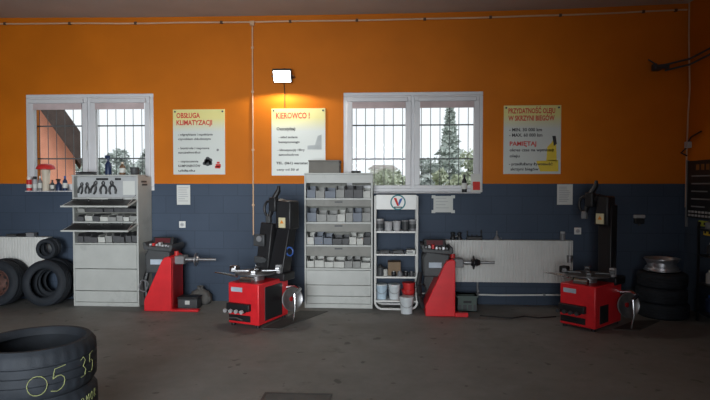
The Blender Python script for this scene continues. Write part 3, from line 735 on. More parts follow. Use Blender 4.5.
for k, (hy, ey) in enumerate(((199.8, 206.2), (224, 230.8))):
    zh = lz_(hy) - .004; yE = YL - .27; ze = az(ey, yE, 100)
    sl = MB(); d = Vector((0, yE - YL, ze - zh)); n_ = Vector((0, -d.z, d.y)).normalized() * .009
    if n_.z > 0: n_ = -n_
    poly = [(YL - .006, zh), (yE, ze), (yE + n_.y, ze + n_.z), (YL - .006 + n_.y, zh + n_.z)]
    fo = sl.prism(poly, LX0 + .004, LX1 - .004, 'yz').build('open_flap', M_cab, lc, world=True)
    MB().prism([(YL - .012, zh + .0005), (yE + .03, ze + (zh - ze) * .03 / (YL - yE)), (yE + .03, ze + .014), (YL - .012, zh + .010)], LX0 + .03, LX1 - .03, 'yz').build('rubber_liner', M_black, fo, world=True)
    MB().box(LX0 + .004, LX1 - .004, yE - .008, yE + .002, ze - .014, ze + .006).build('flap_lip', M_cab, fo, world=True)
    MB().tube([(LX1 - .03, yE + .03, ze + .006), (LX1 - .026, YL + .002, zh + .07)], .005, 6).build('stay', M_steel, fo, world=True)
    flaps.append((zh, yE, ze))
cab_row(LX0 + t, LX1 - t, YL + .03, YK - .012, lz_(221.6) + .0005, lz_(213.6), 8, "left cabinet's upper box row", 'parts bins in the left cabinet', [M_boxg, M_boxd, M_boxw, M_boxg, M_boxw], seed=3)
cab_row(LX0 + t, LX1 - t, YL + .03, YK - .012, lz_(243) + .0005, lz_(233), 9, "left cabinet's lower box row", 'parts bins in the left cabinet', [M_boxg, M_boxd, M_boxw, M_boxg, M_boxw], seed=5)
cab_row(LX0 + t, LX1 - t, YL + .05, YK - .012, lz_(212.6) + .0005, lz_(206), 7, "left cabinet's narrow middle shelf", 'parts bins in the left cabinet', [M_boxd, M_boxd, M_boxg], seed=8)
# pliers hung on the pegboard
def pliers(x, z, s, rot, label, open_=.2):
    p = thing('pliers', label, 'pliers', (x, YL + .082, z), group='black pliers hung on the pegboard')
    for sg in (-1, 1):
        mb = MB().tube([(sg * .004, -.012, .0), (sg * .022 * (1 + open_), -.012, -.03), (sg * .030 * (1 + open_), -.012, -.075), (sg * .022 * (1 + open_), -.012, -.12)], [.013, .014, .014, .012], 8)
        mb.xf(Matrix.Rotation(rot, 4, 'Y') @ Matrix.Scale(s, 4)); mb.build('handle', M_black, p)
    mb = MB().cyl((0, -.019, 0), (0, -.004, 0), .018, n=16)
    for sg in (-1, 1): mb.tube([(sg * .010, -.012, .006), (sg * .018, -.012, .03), (sg * .004, -.012, .058)], [.011, .009, .004], 8)
    mb.xf(Matrix.Rotation(rot, 4, 'Y') @ Matrix.Scale(s, 4)); mb.build('jaws', M_black, p)
    MB().cyl((0, 0.0072, .01 * s), (0, -.022 * s, .01 * s), .003, n=8).build('hook', M_steel, p)
for i, (px, py, s, rot, op) in enumerate(((82, 186, .85, .25, .0), (87.6, 186, .85, .0, .0), (95.5, 185, 1.0, .35, .1), (103.8, 185.2, .95, .0, .5), (112.5, 185, 1.0, -.1, .5))):
    x, z = at(px, py, YL + .088)
    pliers(x, z, s, rot, 'black pliers, %s from left on the white pegboard' % ORD[i], op)
def spanner(x0, x1, y, z, label, tiltx=0.):
    s = thing('spanner', label, 'tool', ((x0 + x1) / 2, y, z), group='tools lying on the open flaps')
    L = x1 - x0
    MB().box(-L / 2 + .02, L / 2 - .02, -.009, .009, .0, .012, Matrix.Rotation(tiltx, 3, 'X'), (0, 0, 0)).build('shaft', M_blackm, s, bevel=.003)
    for sg in (-1, 1):
        MB().lathe([(.012, 0), (.022, 0), (.022, .014), (.012, .014)], (sg * (L / 2 - .012), 0, 0), (0, 0, 1), 18, True).build('ring_end', M_blackm, s)
def on_flap(k, f):  # point on flap top: f=0 hinge, 1 edge
    zh, yE, ze = flaps[k]; return YL - .006 + (yE - YL) * f, zh + (ze - zh) * f
for k in range(2):
    for i, (a, b, f) in enumerate(((.05, .30, .3), (.33, .55, .5), (.6, .80, .25))):
        y, z = on_flap(k, f); xx0 = LX0 + (LX1 - LX0) * a; xx1 = LX0 + (LX1 - LX0) * b
        spanner(xx0, xx1, y, z + .022, 'dark spanner, %s from left on the %s open flap' % (ORD[i], ('upper', 'lower')[k]))
# bottles
def bottle(px, pyb, pyt, Y, wpx, m, label, name='bottle', cap=None, z0=None, kind=0, cat=None, group=None):
    x, zb = at(px, pyb, Y); zt_ = az(pyt, Y, px); z0 = zb if z0 is None else z0; h = max(zt_ - z0, .04); r = wpx / 2 / (F / Y)
    b = thing(name, label, cat or name.split('_')[-1], (x, Y, z0), group=group); cap = cap or M_black
    if kind == 0:    # round bottle with cap
        MB().lathe([(.001, 0), (r * .92, 0), (r, .01), (r, h * .60), (r * .8, h * .70), (r * .38, h * .80), (r * .38, h * .86), (.001, h * .86)], n=24).build('body', m, b)
        MB().lathe([(.001, h), (r * .42, h), (r * .45, h * .985), (r * .45, h * .84), (.001, h * .84)], n=20).build('cap', cap, b)
        MB().lathe([(r + .0008, h * .18), (r + .0008, h * .52)], n=24).build('label_band', M_paper, b)
    elif kind == 1:  # spray can
        MB().lathe([(.001, 0), (r, 0), (r, h * .74), (r * .93, h * .79), (r * .6, h * .82), (.001, h * .82)], n=24).build('can', m, b)
        MB().lathe([(.001, h), (r * .72, h), (r * .8, h * .97), (r * .8, h * .80), (.001, h * .80)], n=22).build('cap', cap, b)
        MB().lathe([(r + .0008, h * .2), (r + .0008, h * .45)], n=24).build('label_band', M_paper, b)
    elif kind == 2:  # trigger sprayer
        MB().lathe([(.001, 0), (r, 0), (r, h * .5), (r * .7, h * .62), (r * .35, h * .70), (r * .35, h * .78), (.001, h * .78)], n=24).build('body', m, b)
        MB().box(-r * 1.05, r * .6, -r * .3, r * .3, h * .86, h).cyl((0, 0, h * .76), (0, 0, h * .87), r * .45, n=16).build('sprayer_head', cap, b, bevel=.004)
        MB().tube([(-r * .4, 0, h * .86), (-r * .75, 0, h * .78), (-r * .65, 0, h * .70)], r * .12, 8).build('trigger', cap, b)
    return b
ctop = LH + .018; Yt = 7.18
bottle(108.5, 175, 155.5, Yt, 6.5, M_dblue, 'dark blue spray bottle standing on the left cabinet', 'spray_bottle', M_dblue, ctop, 2, 'bottle')
bottle(122.5, 175, 162, Yt, 6, M_brown, 'brown bottle standing on the left cabinet', 'bottle', M_cream, ctop, 0)
x = ax(135, Yt); pt_ = thing('pot', 'dark round pot on the right end of the left cabinet', 'pot', (x, Yt, ctop))
MB().lathe([(.001, 0), (.042, 0), (.054, .02), (.056, .085), (.06, .09), (.06, .1), (.052, .1), (.048, .02), (.001, .012)], n=28).build('bowl', M_dgrey, pt_)
MB().tube([(.057, 0, .08), (.085, 0, .075), (.085, 0, .04), (.055, 0, .03)], .006, 8).build('handle', M_dgrey, pt_)
x0, x1 = ax(79, Yt), ax(95, Yt)
cs = thing('tool_case', 'flat dark case lying on the left end of the left cabinet', 'case', ((x0 + x1) / 2, Yt, ctop))
MB().box(x0, x1, Yt - .08, Yt + .06, ctop, ctop + .022).build('base', M_dgrey, cs, world=True, bevel=.005)
MB().box(x0, x1, Yt - .08, Yt + .06, ctop + .024, ctop + .042).build('lid', M_black, cs, world=True, bevel=.005)
# left window sill
SZ = WIN[0][2] - .002; Ys = W - .10
sg_ = 'bottles on the left window sill'
bottle(29.5, 192, 177, Ys, 5.2, M_redpl, 'red spray can at the left end of the left window sill', 'spray_can', M_white, SZ, 1, 'can', sg_)
bottle(35.3, 192, 176.5, Ys, 4.6, M_lgrey, 'silver spray can next to the red can on the window sill', 'spray_can', M_black, SZ, 1, 'can', sg_)
bottle(40.3, 192, 176, Ys, 4.0, M_grey, 'grey slim bottle just left of the red-capped jug', 'bottle', M_white, SZ, 0, None, sg_)
bottle(52.5, 192, 180, Ys - .03, 4.0, M_dgrey, 'low dark bottle just right of the red-capped jug', 'bottle', M_black, SZ, 0, None, sg_)
bottle(59, 192, 179, Ys, 5.6, M_dblue, 'dark blue trigger bottle on the window sill beside the cabinet', 'spray_bottle', M_black, SZ, 2, 'bottle', sg_)
bottle(65.2, 192, 176, Ys, 4.6, M_dblue, 'dark tall bottle on the window sill nearest the cabinet', 'bottle', M_blue, SZ, 0, None, sg_)
x = ax(46.8, W - .08); jg = thing('jug', 'cream jug with a wide red cap on the left window sill', 'jug', (x, W - .09, SZ))
MB().lathe([(.001, 0), (.040, 0), (.045, .01), (.043, .14), (.052, .21), (.058, .26), (.05, .29), (.001, .29)], n=28).build('body', M_cream, jg)
MB().lathe([(.001, .37), (.06, .365), (.10, .345), (.118, .315), (.12, .292), (.06, .286), (.001, .286)], n=32).build('cap', M_redpl, jg)
MB().tube([(.048, -.02, .25), (.07, -.03, .24), (.07, -.03, .12), (.042, -.02, .08)], .007, 8).build('handle', M_cream, jg)
# right window sill
SZ2 = WIN[1][2] - .002
bottle(464.3, 193, 174.5, Ys, 5.0, M_black, 'black bottle on the right window sill beside the red card', 'bottle', M_dgrey, SZ2, 0)
x0, x1 = ax(471, W - .09), ax(481.7, W - .09); z1_ = az(174, W - .09, 476)
rc = thing('desk_calendar', 'white card with a red square on the right end of the window sill', 'card', ((x0 + x1) / 2, W - .09, SZ2))
MB().prism([(W - .10, SZ2), (W - .095, SZ2), (W - .055, z1_), (W - .06, z1_)], x0, x1, 'yz').build('card', M_paper, rc, world=True)
xa_, xb_ = ax(472.8, W - .09), ax(480, W - .09); hh = z1_ - SZ2
MB().add([(xa_, W - .1015 + .04 * f, SZ2 + hh * f) for f in (.12,)] + [(xb_, W - .1015 + .04 * .12, SZ2 + hh * .12), (xb_, W - .1015 + .04 * .58, SZ2 + hh * .58), (xa_, W - .1015 + .04 * .58, SZ2 + hh * .58)], [(0, 1, 2, 3)]).build('red_square', M_redink, rc, world=True)
MB().prism([(W - .04, SZ2), (W - .035, SZ2), (W - .055, z1_), (W - .06, z1_)], (x0 + x1) / 2 - .03, (x0 + x1) / 2 + .03, 'yz').build('back_stay', M_paper, rc, world=True)

# ------------------------------------------------------------------ oil rack with buckets
YR = 7.04; KX0, KX1 = ax(375.2, YR), ax(417.3, YR); kz = lambda py: az(py, YR, 396); kx = lambda px: ax(px, YR)
rk = thing('display_rack', 'white tubular display rack with round V logo header, right of the middle cabinet', 'rack', ((KX0 + KX1) / 2, YR + .15, 0))
zt = kz(196); r_ = .014; cr = .09
def hoop(y):
    P_ = [(KX0, y, zt)]; P_ += [(KX0, y, .15)]
    for i in range(0, 9): a = PI + i / 8 * PI / 2; P_.append((KX0 + cr + cr * math.cos(a), y, r_ + cr + cr * math.sin(a)))
    for i in range(0, 9): a = -PI / 2 + i / 8 * PI / 2; P_.append((KX1 - cr + cr * math.cos(a), y, r_ + cr + cr * math.sin(a)))
    P_ += [(KX1, y, .15), (KX1, y, zt)]; return P_
MB().tube(hoop(YR), r_, 10).build('front_hoop', M_white, rk, world=True)
MB().tube(hoop(YR + .30), r_, 10).build('rear_hoop', M_white, rk, world=True)
MB().box(KX0 + .012, KX1 - .012, YR - .012, YR + .008, kz(209.5), kz(194.8)).build('header_board', M_white, rk, world=True, bevel=.004)
shelf_z = [kz(231.2), kz(254.0), kz(276.6), kz(300.5)]
for z in shelf_z:
    MB().box(KX0 + .01, KX1 - .01, YR - .006, YR + .306, z - .022, z).build('shelf', M_white, rk, world=True, bevel=.003)
lxx, lzz = at(398, 202.3, YR - .012)
y0 = YR - .0135
MB().lathe([(.080, 0), (.097, 0), (.097, .002), (.080, .002)], (lxx, YR - .012, lzz), (0, -1, 0), 40, True).build('logo_ring', mat('teal_print', (.02, .18, .20), .5, noise=0), rk, world=True)
MB().prism([(lxx - .055, lzz + .055), (lxx - .02, lzz + .055), (lxx + .014, lzz - .045), (lxx - .012, lzz - .045)], y0, YR - .0115).build('logo_red_stroke', M_redink, rk, world=True)
MB().prism([(lxx + .0145, lzz - .045), (lxx + .004, lzz - .01), (lxx + .02, lzz + .04), (lxx + .058, lzz + .055), (lxx + .045, lzz + .02)], y0, YR - .0115).build('logo_blue_stroke', mat('blue_print', (.02, .10, .36), .5, noise=0), rk, world=True)
MB().box(lxx - .05, lxx + .05, y0, YR - .0115, lzz - .068, lzz - .054).build('logo_caption', M_ink, rk, world=True)
# cups/cans on the top shelf
for i, (px, w, h, m, nm) in enumerate(((379.6, 8.2, 9, M_grey, 'grey'), (388.5, 8.5, 7, M_lgrey, 'pale'), (397, 8, 7.5, M_lgrey, 'pale'), (405.5, 7.5, 8, M_dgrey, 'dark'), (413, 7, 8.5, M_grey, 'grey'))):
    x = kx(px); r = w / 2 / 79; hh = h / 79 * 1.3; z = shelf_z[0]
    c = thing('oil_cup', '%s round tub, %s from left on the top shelf of the white rack' % (nm, ORD[i]), 'tub', (x, YR + .1, z), group='tubs on the top shelf of the rack')
    MB().lathe([(.001, 0), (r * .85, 0), (r, hh * .9), (r * .9, hh * .9), (r * .8, .006), (.001, .006)], n=24).build('cup', m, c)
    MB().lathe([(.001, hh), (r * 1.03, hh), (r * 1.05, hh * .9), (r * 1.0, hh * .88), (.001, hh * .9)], n=24).build('lid', M_lgrey if i != 3 else M_grey, c)
    if i in (0, 4): MB().lathe([(r + .002, hh * .2), (r * 1.0 + .003, hh * .6)], n=24).build('band', M_dgrey, c)
x = kx(381); z = shelf_z[0]
x0, x1 = kx(407), kx(417); z = shelf_z[1]
wb = thing('paper_box', 'small white box on the right end of the second shelf of the rack', 'box', ((x0 + x1) / 2, YR + .1, z))
MB().box(x0, x1 - .02, YR + .03, YR + .2, z, z + .045).build('carton', M_paper, wb, world=True, bevel=.002)
MB().box(x0 + .01, x1 - .05, YR + .028, YR + .03, z + .012, z + .032).build('print', M_grey, wb, world=True)
for i, (pa, pb, h) in enumerate(((379, 390, .025), (393, 404, .03))):
    x0, x1 = kx(pa), kx(pb); c = thing('flat_tray', 'flat dark tray, %s from left on the second shelf of the rack' % ORD[i], 'tray', ((x0 + x1) / 2, YR + .12, z), group='dark trays on the rack')
    MB().box(x0, x1, YR + .04, YR + .2, z, z + .006).box(x0, x0 + .006, YR + .04, YR + .2, z, z + h).box(x1 - .006, x1, YR + .04, YR + .2, z, z + h).box(x0, x1, YR + .04, YR + .046, z, z + h).box(x0, x1, YR + .194, YR + .2, z, z + h).build('tray', M_dgrey, c, world=True)
    MB().cyl((x0 + .03, YR + .1, z + .016), (x1 - .03, YR + .12, z + .016), .01, n=10).build('contents', M_steel, c, world=True)
z = shelf_z[2]
x0, x1 = kx(388), kx(401)
cb_ = thing('cardboard_box', 'brown cardboard box on the third shelf of the rack', 'box', ((x0 + x1) / 2, YR + .15, z))
MB().box(x0, x1, YR + .10, YR + .26, z, z + .17).build('carton', M_card, cb_, world=True, bevel=.003)
MB().box(x0 - .004, x0 + .07, YR + .06, YR + .10, z + .165, z + .172).build('open_flap', M_card, cb_, world=True)
for i, (px, r, h, m, lab) in enumerate(((380.5, .045, .14, M_dgrey, 'dark canister left of the brown box on the third rack shelf'), (385.5, .03, .10, M_boxw, 'small pale jar beside the dark canister on the third rack shelf'))):
    c = thing('canister', lab, 'canister', (kx(px), YR + .07, z), group='canisters on the rack')
    MB().lathe([(.001, 0), (r, 0), (r, h * .75), (r * .6, h * .85), (.001, h * .85)], n=22).build('body', m, c)
    MB().lathe([(.001, h), (r * .5, h), (r * .5, h * .83), (.001, h * .83)], n=18).build('cap', M_black, c)
for i, px in enumerate((394, 400, 406, 412)):
    x = kx(px); c = thing('oil_filter', 'dark oil filter, %s from left along the third rack shelf' % ORD[i], 'filter', (x, YR + .045, z), group='oil filters on the rack')
    MB().lathe([(.001, 0), (.030, 0), (.032, .01), (.032, .045), (.026, .055), (.001, .055)], n=20).build('can', (M_blackm, M_grey, M_blackm, M_dgrey)[i], c)
    MB().cyl((0, 0, .055), (0, 0, .062), .02, n=16).build('gasket', M_steel, c)
def bucket(x, y, z, r, h, m, label, lidm=None, handle=True, group='paint buckets by the rack'):
    b = thing('bucket', label, 'bucket', (x, y, z), group=group)
    MB().lathe([(.001, 0), (r * .86, 0), (r * .98, h * .82), (r * 1.04, h * .83), (r * 1.04, h * .87), (r, h * .88), (r, h * .93), (r * .93, h * .93), (r * .82, .01), (.001, .01)], n=32).build('pail', m, b)
    MB().lathe([(.001, h), (r * .9, h), (r * .92, h * .985), (r * 1.05, h), (r * 1.07, h * .985), (r * 1.07, h * .92), (r * 1.03, h * .92), (.001, h * .94)], n=32).build('lid', lidm or m, b)
    if handle:
        pts = [(r * 1.06 * math.cos(a), -r * 1.06 * abs(math.sin(a)) * .98 - .002, h * .85 - .45 * h * abs(math.sin(a))) for a in [i / 16 * PI for i in range(17)]]
        MB().tube(pts, .003, 6).build('wire_handle', M_steel, b)
    return b
M_bkw = mat('white_bucket_plastic', (.60, .64, .66), .4); M_bkb = mat('pale_blue_bucket_plastic', (.46, .58, .68), .4)
z = shelf_z[3]
bucket(kx(381.5), YR + .11, z, .072, .19, M_bkb, 'pale blue-white bucket at left on the bottom rack shelf', M_bkw)
bucket(kx(394.5), YR + .11, z, .074, .19, M_bkw, 'white bucket in the middle of the bottom rack shelf', M_bkw)
bucket(kx(409), YR + .12, z, .083, .125, M_redpl, 'lower red bucket at right on the bottom rack shelf', M_redpl)
bucket(kx(409.3), YR + .12, z + .1255, .080, .085, M_redpl, 'upper red bucket stacked on the other red bucket', M_redpl, False)
gx, gy = gr(406.5, 313)
bucket(gx, gy, 0, .083, .205, M_bkw, 'white bucket on the floor in front of the rack', M_bkw)

# ------------------------------------------------------------------ wheel balancers
def balancer(loc, label, cones, rz=0):
    b = thing('wheel_balancer', label, 'wheel balancer', (*loc, 0), rz, 'red wheel balancers')
    D = .40
    MB().prism([(0, .0), (.0, .13), (.225, .62), (.26, .672), (.315, .69), (.355, .675), (.355, 0)], 0, D).build('body', M_red, b, bevel=.008)
    MB().box(.355, .51 if cones else .70, -.02, .06, 0, .05 if cones else .028).build('foot', M_red, b, bevel=.006)
    MB().box(.355, .36, .04, D - .04, .06, .60).build('side_panel', M_reddk, b)  # shade of the receding side is put into this darker red
    h = MB().prism([(-.02, .46), (.28, .46), (.30, .74), (.02, .78), (-.03, .70)], .10, .50)
    ho = h.build('head', M_dgrey, b, bevel=.02)
    MB().box(.045, .20, .097, .101, .575, .64).build('sticker', mat('pale_blue_sticker', (.45, .52, .60), .5), ho)
    MB().prism([(.06, .10), (.10, .10), (.17, .46), (.02, .46), (.0, .30)], .40, .48).build('rear_leg', M_blackm, b)
    tr = MB().prism([(-.03, .765), (.32, .74), (.34, .79), (.33, .83), (.30, .825), (.29, .79), (.0, .81), (-.01, .86), (-.05, .855)], .08, .50).build('weight_tray', M_dgrey, b, bevel=.008)
    dsp = MB().box(-.01, .27, .30, .42, .79, .895, Matrix.Rotation(-.25, 3, 'X')).build('display', M_black, b, bevel=.012)
    MB().box(.03, .23, .285, .297, .815, .875, Matrix.Rotation(-.25, 3, 'X'), (.13, .36, .842)).build('screen', mat('dark_red_panel', (.11, .02, .025), .3), dsp)
    rnd = random.Random(len(label))
    for i in range(7):
        x = .0 + i * .042; MB().box(x, x + .03, .12 + rnd.uniform(0, .05), .24, .80 - x * .07, .83 - x * .07 + rnd.uniform(0, .03)).build('wheel_weights', (M_redpl, M_steel, M_grey, M_lgrey)[rnd.randrange(4)], b, bevel=.004)
    MB().box(.34, .47, .12, .30, .575, .68).build('motor_housing', M_grey, b, bevel=.012)
    MB().cyl((.345, .21, .735), (.345, .21, .68), .03, n=16).build('knob', M_redpl, b)
    sx = MB().cyl((.47, .21, .628), (.60, .21, .628), .026, n=20).cyl((.60, .21, .628), (.86, .21, .628), .017, n=16).build('shaft', M_steel, b)
    MB().lathe([(.02, -.03), (.035, -.03), (.05, -.008), (.085, -.004), (.085, .008), (.045, .012), (.03, .04), (.017, .04)], (.60, .21, .628), (1, 0, 0), 28).build('flange', M_steel if not cones else M_blackm, sx)
    if cones: MB().lathe([(.02, 0), (.05, .0), (.03, .045), (.02, .05)], (.635, .21, .628), (1, 0, 0), 24).build('cone', M_blackm, sx)
    # grey wheel guard folded back at left with a coil of cable
    MB().tube([(-.05, .25, .50), (-.075, .22, .35), (-.055, .2, .15), (-.01, .2, .06)], [.03, .035, .035, .03], 10).build('guard_arm', M_black, b)
    MB().tube([(-.045 + .055 * math.cos(a), .10 + .02 * math.sin(3 * a), .30 + .075 * math.sin(a)) for a in [i / 24 * 2 * PI for i in range(24)]], .009, 6, True).build('hanging_cable', M_grey if not cones else M_black, b)
    return b
gx, gy = gr(144, 311); balancer((gx, gy), 'red wheel balancer standing next to the left cabinet', False)
gx2, gy2 = gr(425.5, 316.3); balancer((gx2, gy2), 'red wheel balancer in front of the long radiator', True)

# bits by the balancers
gx = ax(187, 6.95)
bt = thing('machine_box', 'dark grey machine box on the floor beside the left wheel balancer', 'box', (gx, 6.93, 0))
MB().box(-.13, .13, .0, .17, .0, .13).build('case', M_dgrey, bt, bevel=.012)
MB().box(-.135, .135, -.005, .175, .13, .155).build('lid', M_black, bt, bevel=.008)
MB().box(-.03, .03, -.003, .001, .06, .11).build('label_sticker', M_paper, bt)
cl_ = thing('grey_sack', 'grey crumpled bag lying on the floor right of the machine box', 'bag', (ax(199, 7.26), 7.28, 0))
mb = MB(); rnd = random.Random(4)
mb.lathe([(.001, 0), (.12, .0), (.15, .04), (.145, .10), (.10, .16), (.05, .19), (.03, .20), (.001, .20)], n=24, mod=lambda i, j: .014 * math.sin(i * 1.7 + j * 2.1))
mb.build('sack', mat('grey_cloth', (.13, .125, .12), .9, noise=.25), cl_)
MB().lathe([(.02, .196), (.034, .199), (.034, .212), (.045, .235)], n=16, mod=lambda i, j: .006 * math.sin(i * 2.3)).build('neck', mat('grey_cloth', (.13, .125, .12), .9), cl_)

x, y = gr(468, 313.5)
cr_ = thing('plastic_crate', 'dark green plastic crate on the floor behind the right wheel balancer', 'crate', (ax(468, 7.0), 7.11, 0))
w_, d_, h_ = .125, .11, .20
MB().box(-w_, w_, -d_, d_, 0, .012).box(-w_, w_, -d_, -d_ + .01, 0, h_).box(-w_, w_, d_ - .01, d_, 0, h_).box(-w_, -w_ + .01, -d_, d_, 0, h_).box(w_ - .01, w_, -d_, d_, 0, h_).build('shell', M_green, cr_)
MB().box(-w_ - .008, w_ + .008, -d_ - .008, -d_ + .01, h_ - .02, h_).box(-w_ - .008, w_ + .008, d_ - .01, d_ + .008, h_ - .02, h_).box(-w_ - .008, -w_ + .01, -d_, d_, h_ - .02, h_).box(w_ - .01, w_ + .008, -d_, d_, h_ - .02, h_).build('rim', M_green, cr_)
MB().box(-.05, .05, -d_ - .003, -d_ + .001, .11, .14).build('handhold', M_black, cr_)
for i in range(4): MB().box(-.12 + .065 * i, -.075 + .065 * i, -d_ - .004, -d_, .02, .09).build('rib_panel', M_dgrey, cr_)

# small things on the long radiator
yr = W - .085
def on_rad(px): return ax(px, yr)
x = on_rad(456)
bs = thing('wheel_cone_set', 'pair of black clamping cones on the left end of the long radiator', 'cones', (x, yr, RZ1), group='tools on the radiator')
for dx in (-.04, .045): MB().lathe([(.001, 0), (.034, 0), (.036, .02), (.022, .055), (.028, .075), (.028, .09), (.015, .1), (.001, .1)], (dx, 0, 0), n=20).build('cone', M_black, bs)
MB().tube([(-.04, 0, .06), (0, 0, .04), (.045, 0, .06)], .008, 8).build('bar', M_steel, bs)
x = on_rad(474.5)
tt = thing('tool_holder', 'black tool holder with upright prongs on the radiator above the balancer shaft', 'tool holder', (x, yr, RZ1), group='tools on the radiator')
MB().box(-.10, .10, -.04, .04, 0, .045).build('base', M_blackm, tt, bevel=.006)
for i, hh in enumerate((.12, .07, .07, .13)): MB().cyl((-.09 + .06 * i, 0, .04), (-.09 + .06 * i, 0, hh), .009, .006, n=10).build('prong', M_blackm, tt)
MB().box(-.03, .03, -.02, .02, -.0, .03).build('foot', M_blackm, tt)
x = on_rad(497)
va = thing('funnel', 'small grey funnel standing on the middle of the long radiator', 'funnel', (x, yr, RZ1), group='tools on the radiator')
MB().lathe([(.001, 0), (.045, 0), (.045, .012), (.012, .055), (.008, .12), (.001, .12)], n=20).build('cone', M_grey, va)
MB().tube([(.04, 0, .008), (.065, 0, .02), (.05, 0, .035)], .005, 6).build('ear', M_grey, va)
x = on_rad(563)
gl_ = thing('jar', 'clear grey jar on the right end of the long radiator', 'jar', (x, yr, RZ1), group='tools on the radiator')
MB().lathe([(.001, 0), (.032, 0), (.034, .08), (.028, .085), (.028, .095), (.001, .095)], n=24).build('body', M_grey, gl_)
MB().lathe([(.001, .113), (.03, .113), (.03, .09), (.001, .09)], n=24).build('lid', M_lgrey, gl_)
x, z = at(569.5, 257, W - .165)
cu_ = thing('hanging_cup', 'grey metal cup hooked on the right end of the long radiator', 'cup', (x, W - .178, z - .07))
MB().lathe([(.001, 0), (.032, 0), (.038, .09), (.034, .09), (.029, .006), (.001, .006)], n=24).build('cup', M_steel, cu_)
MB().tube([(0, .036, .08), (0, .036, RZ1 - z + .07 + .007), (0, .075, RZ1 - z + .07 + .007)], .004, 6).build('hook', M_steel, cu_)
# clutter on the left radiator
xs_ = ((12, .07, .035, M_dgrey, 'low dark box on the left radiator, at the left edge'), (23, .05, .045, M_black, 'black block in the middle of the left radiator'), (31, .055, .055, M_grey, 'grey box on the left radiator left of the small tires'))
for px, hw, h, m, lab in xs_:
    x = ax(px, yr); c = thing('small_box', lab, 'box', (x, yr, LZ1), group='boxes on the left radiator')
    MB().box(-hw, hw, -.04, .04, 0, h * .7).build('base', m, c, bevel=.004); MB().box(-hw - .003, hw + .003, -.043, .043, h * .7, h).build('lid', m, c, bevel=.004)
# floor cable
pts = [gr(480, 316), gr(497, 317.5), gr(512, 318.6), gr(524, 316.8), gr(538, 318.4), gr(556, 317.2)]
MB().tube([(x, y, .007) for x, y in pts], .007, 8).build('power_cable', M_black); tag(bpy.data.objects['power_cable'], 'black power cable lying on the floor under the long radiator', 'cable')

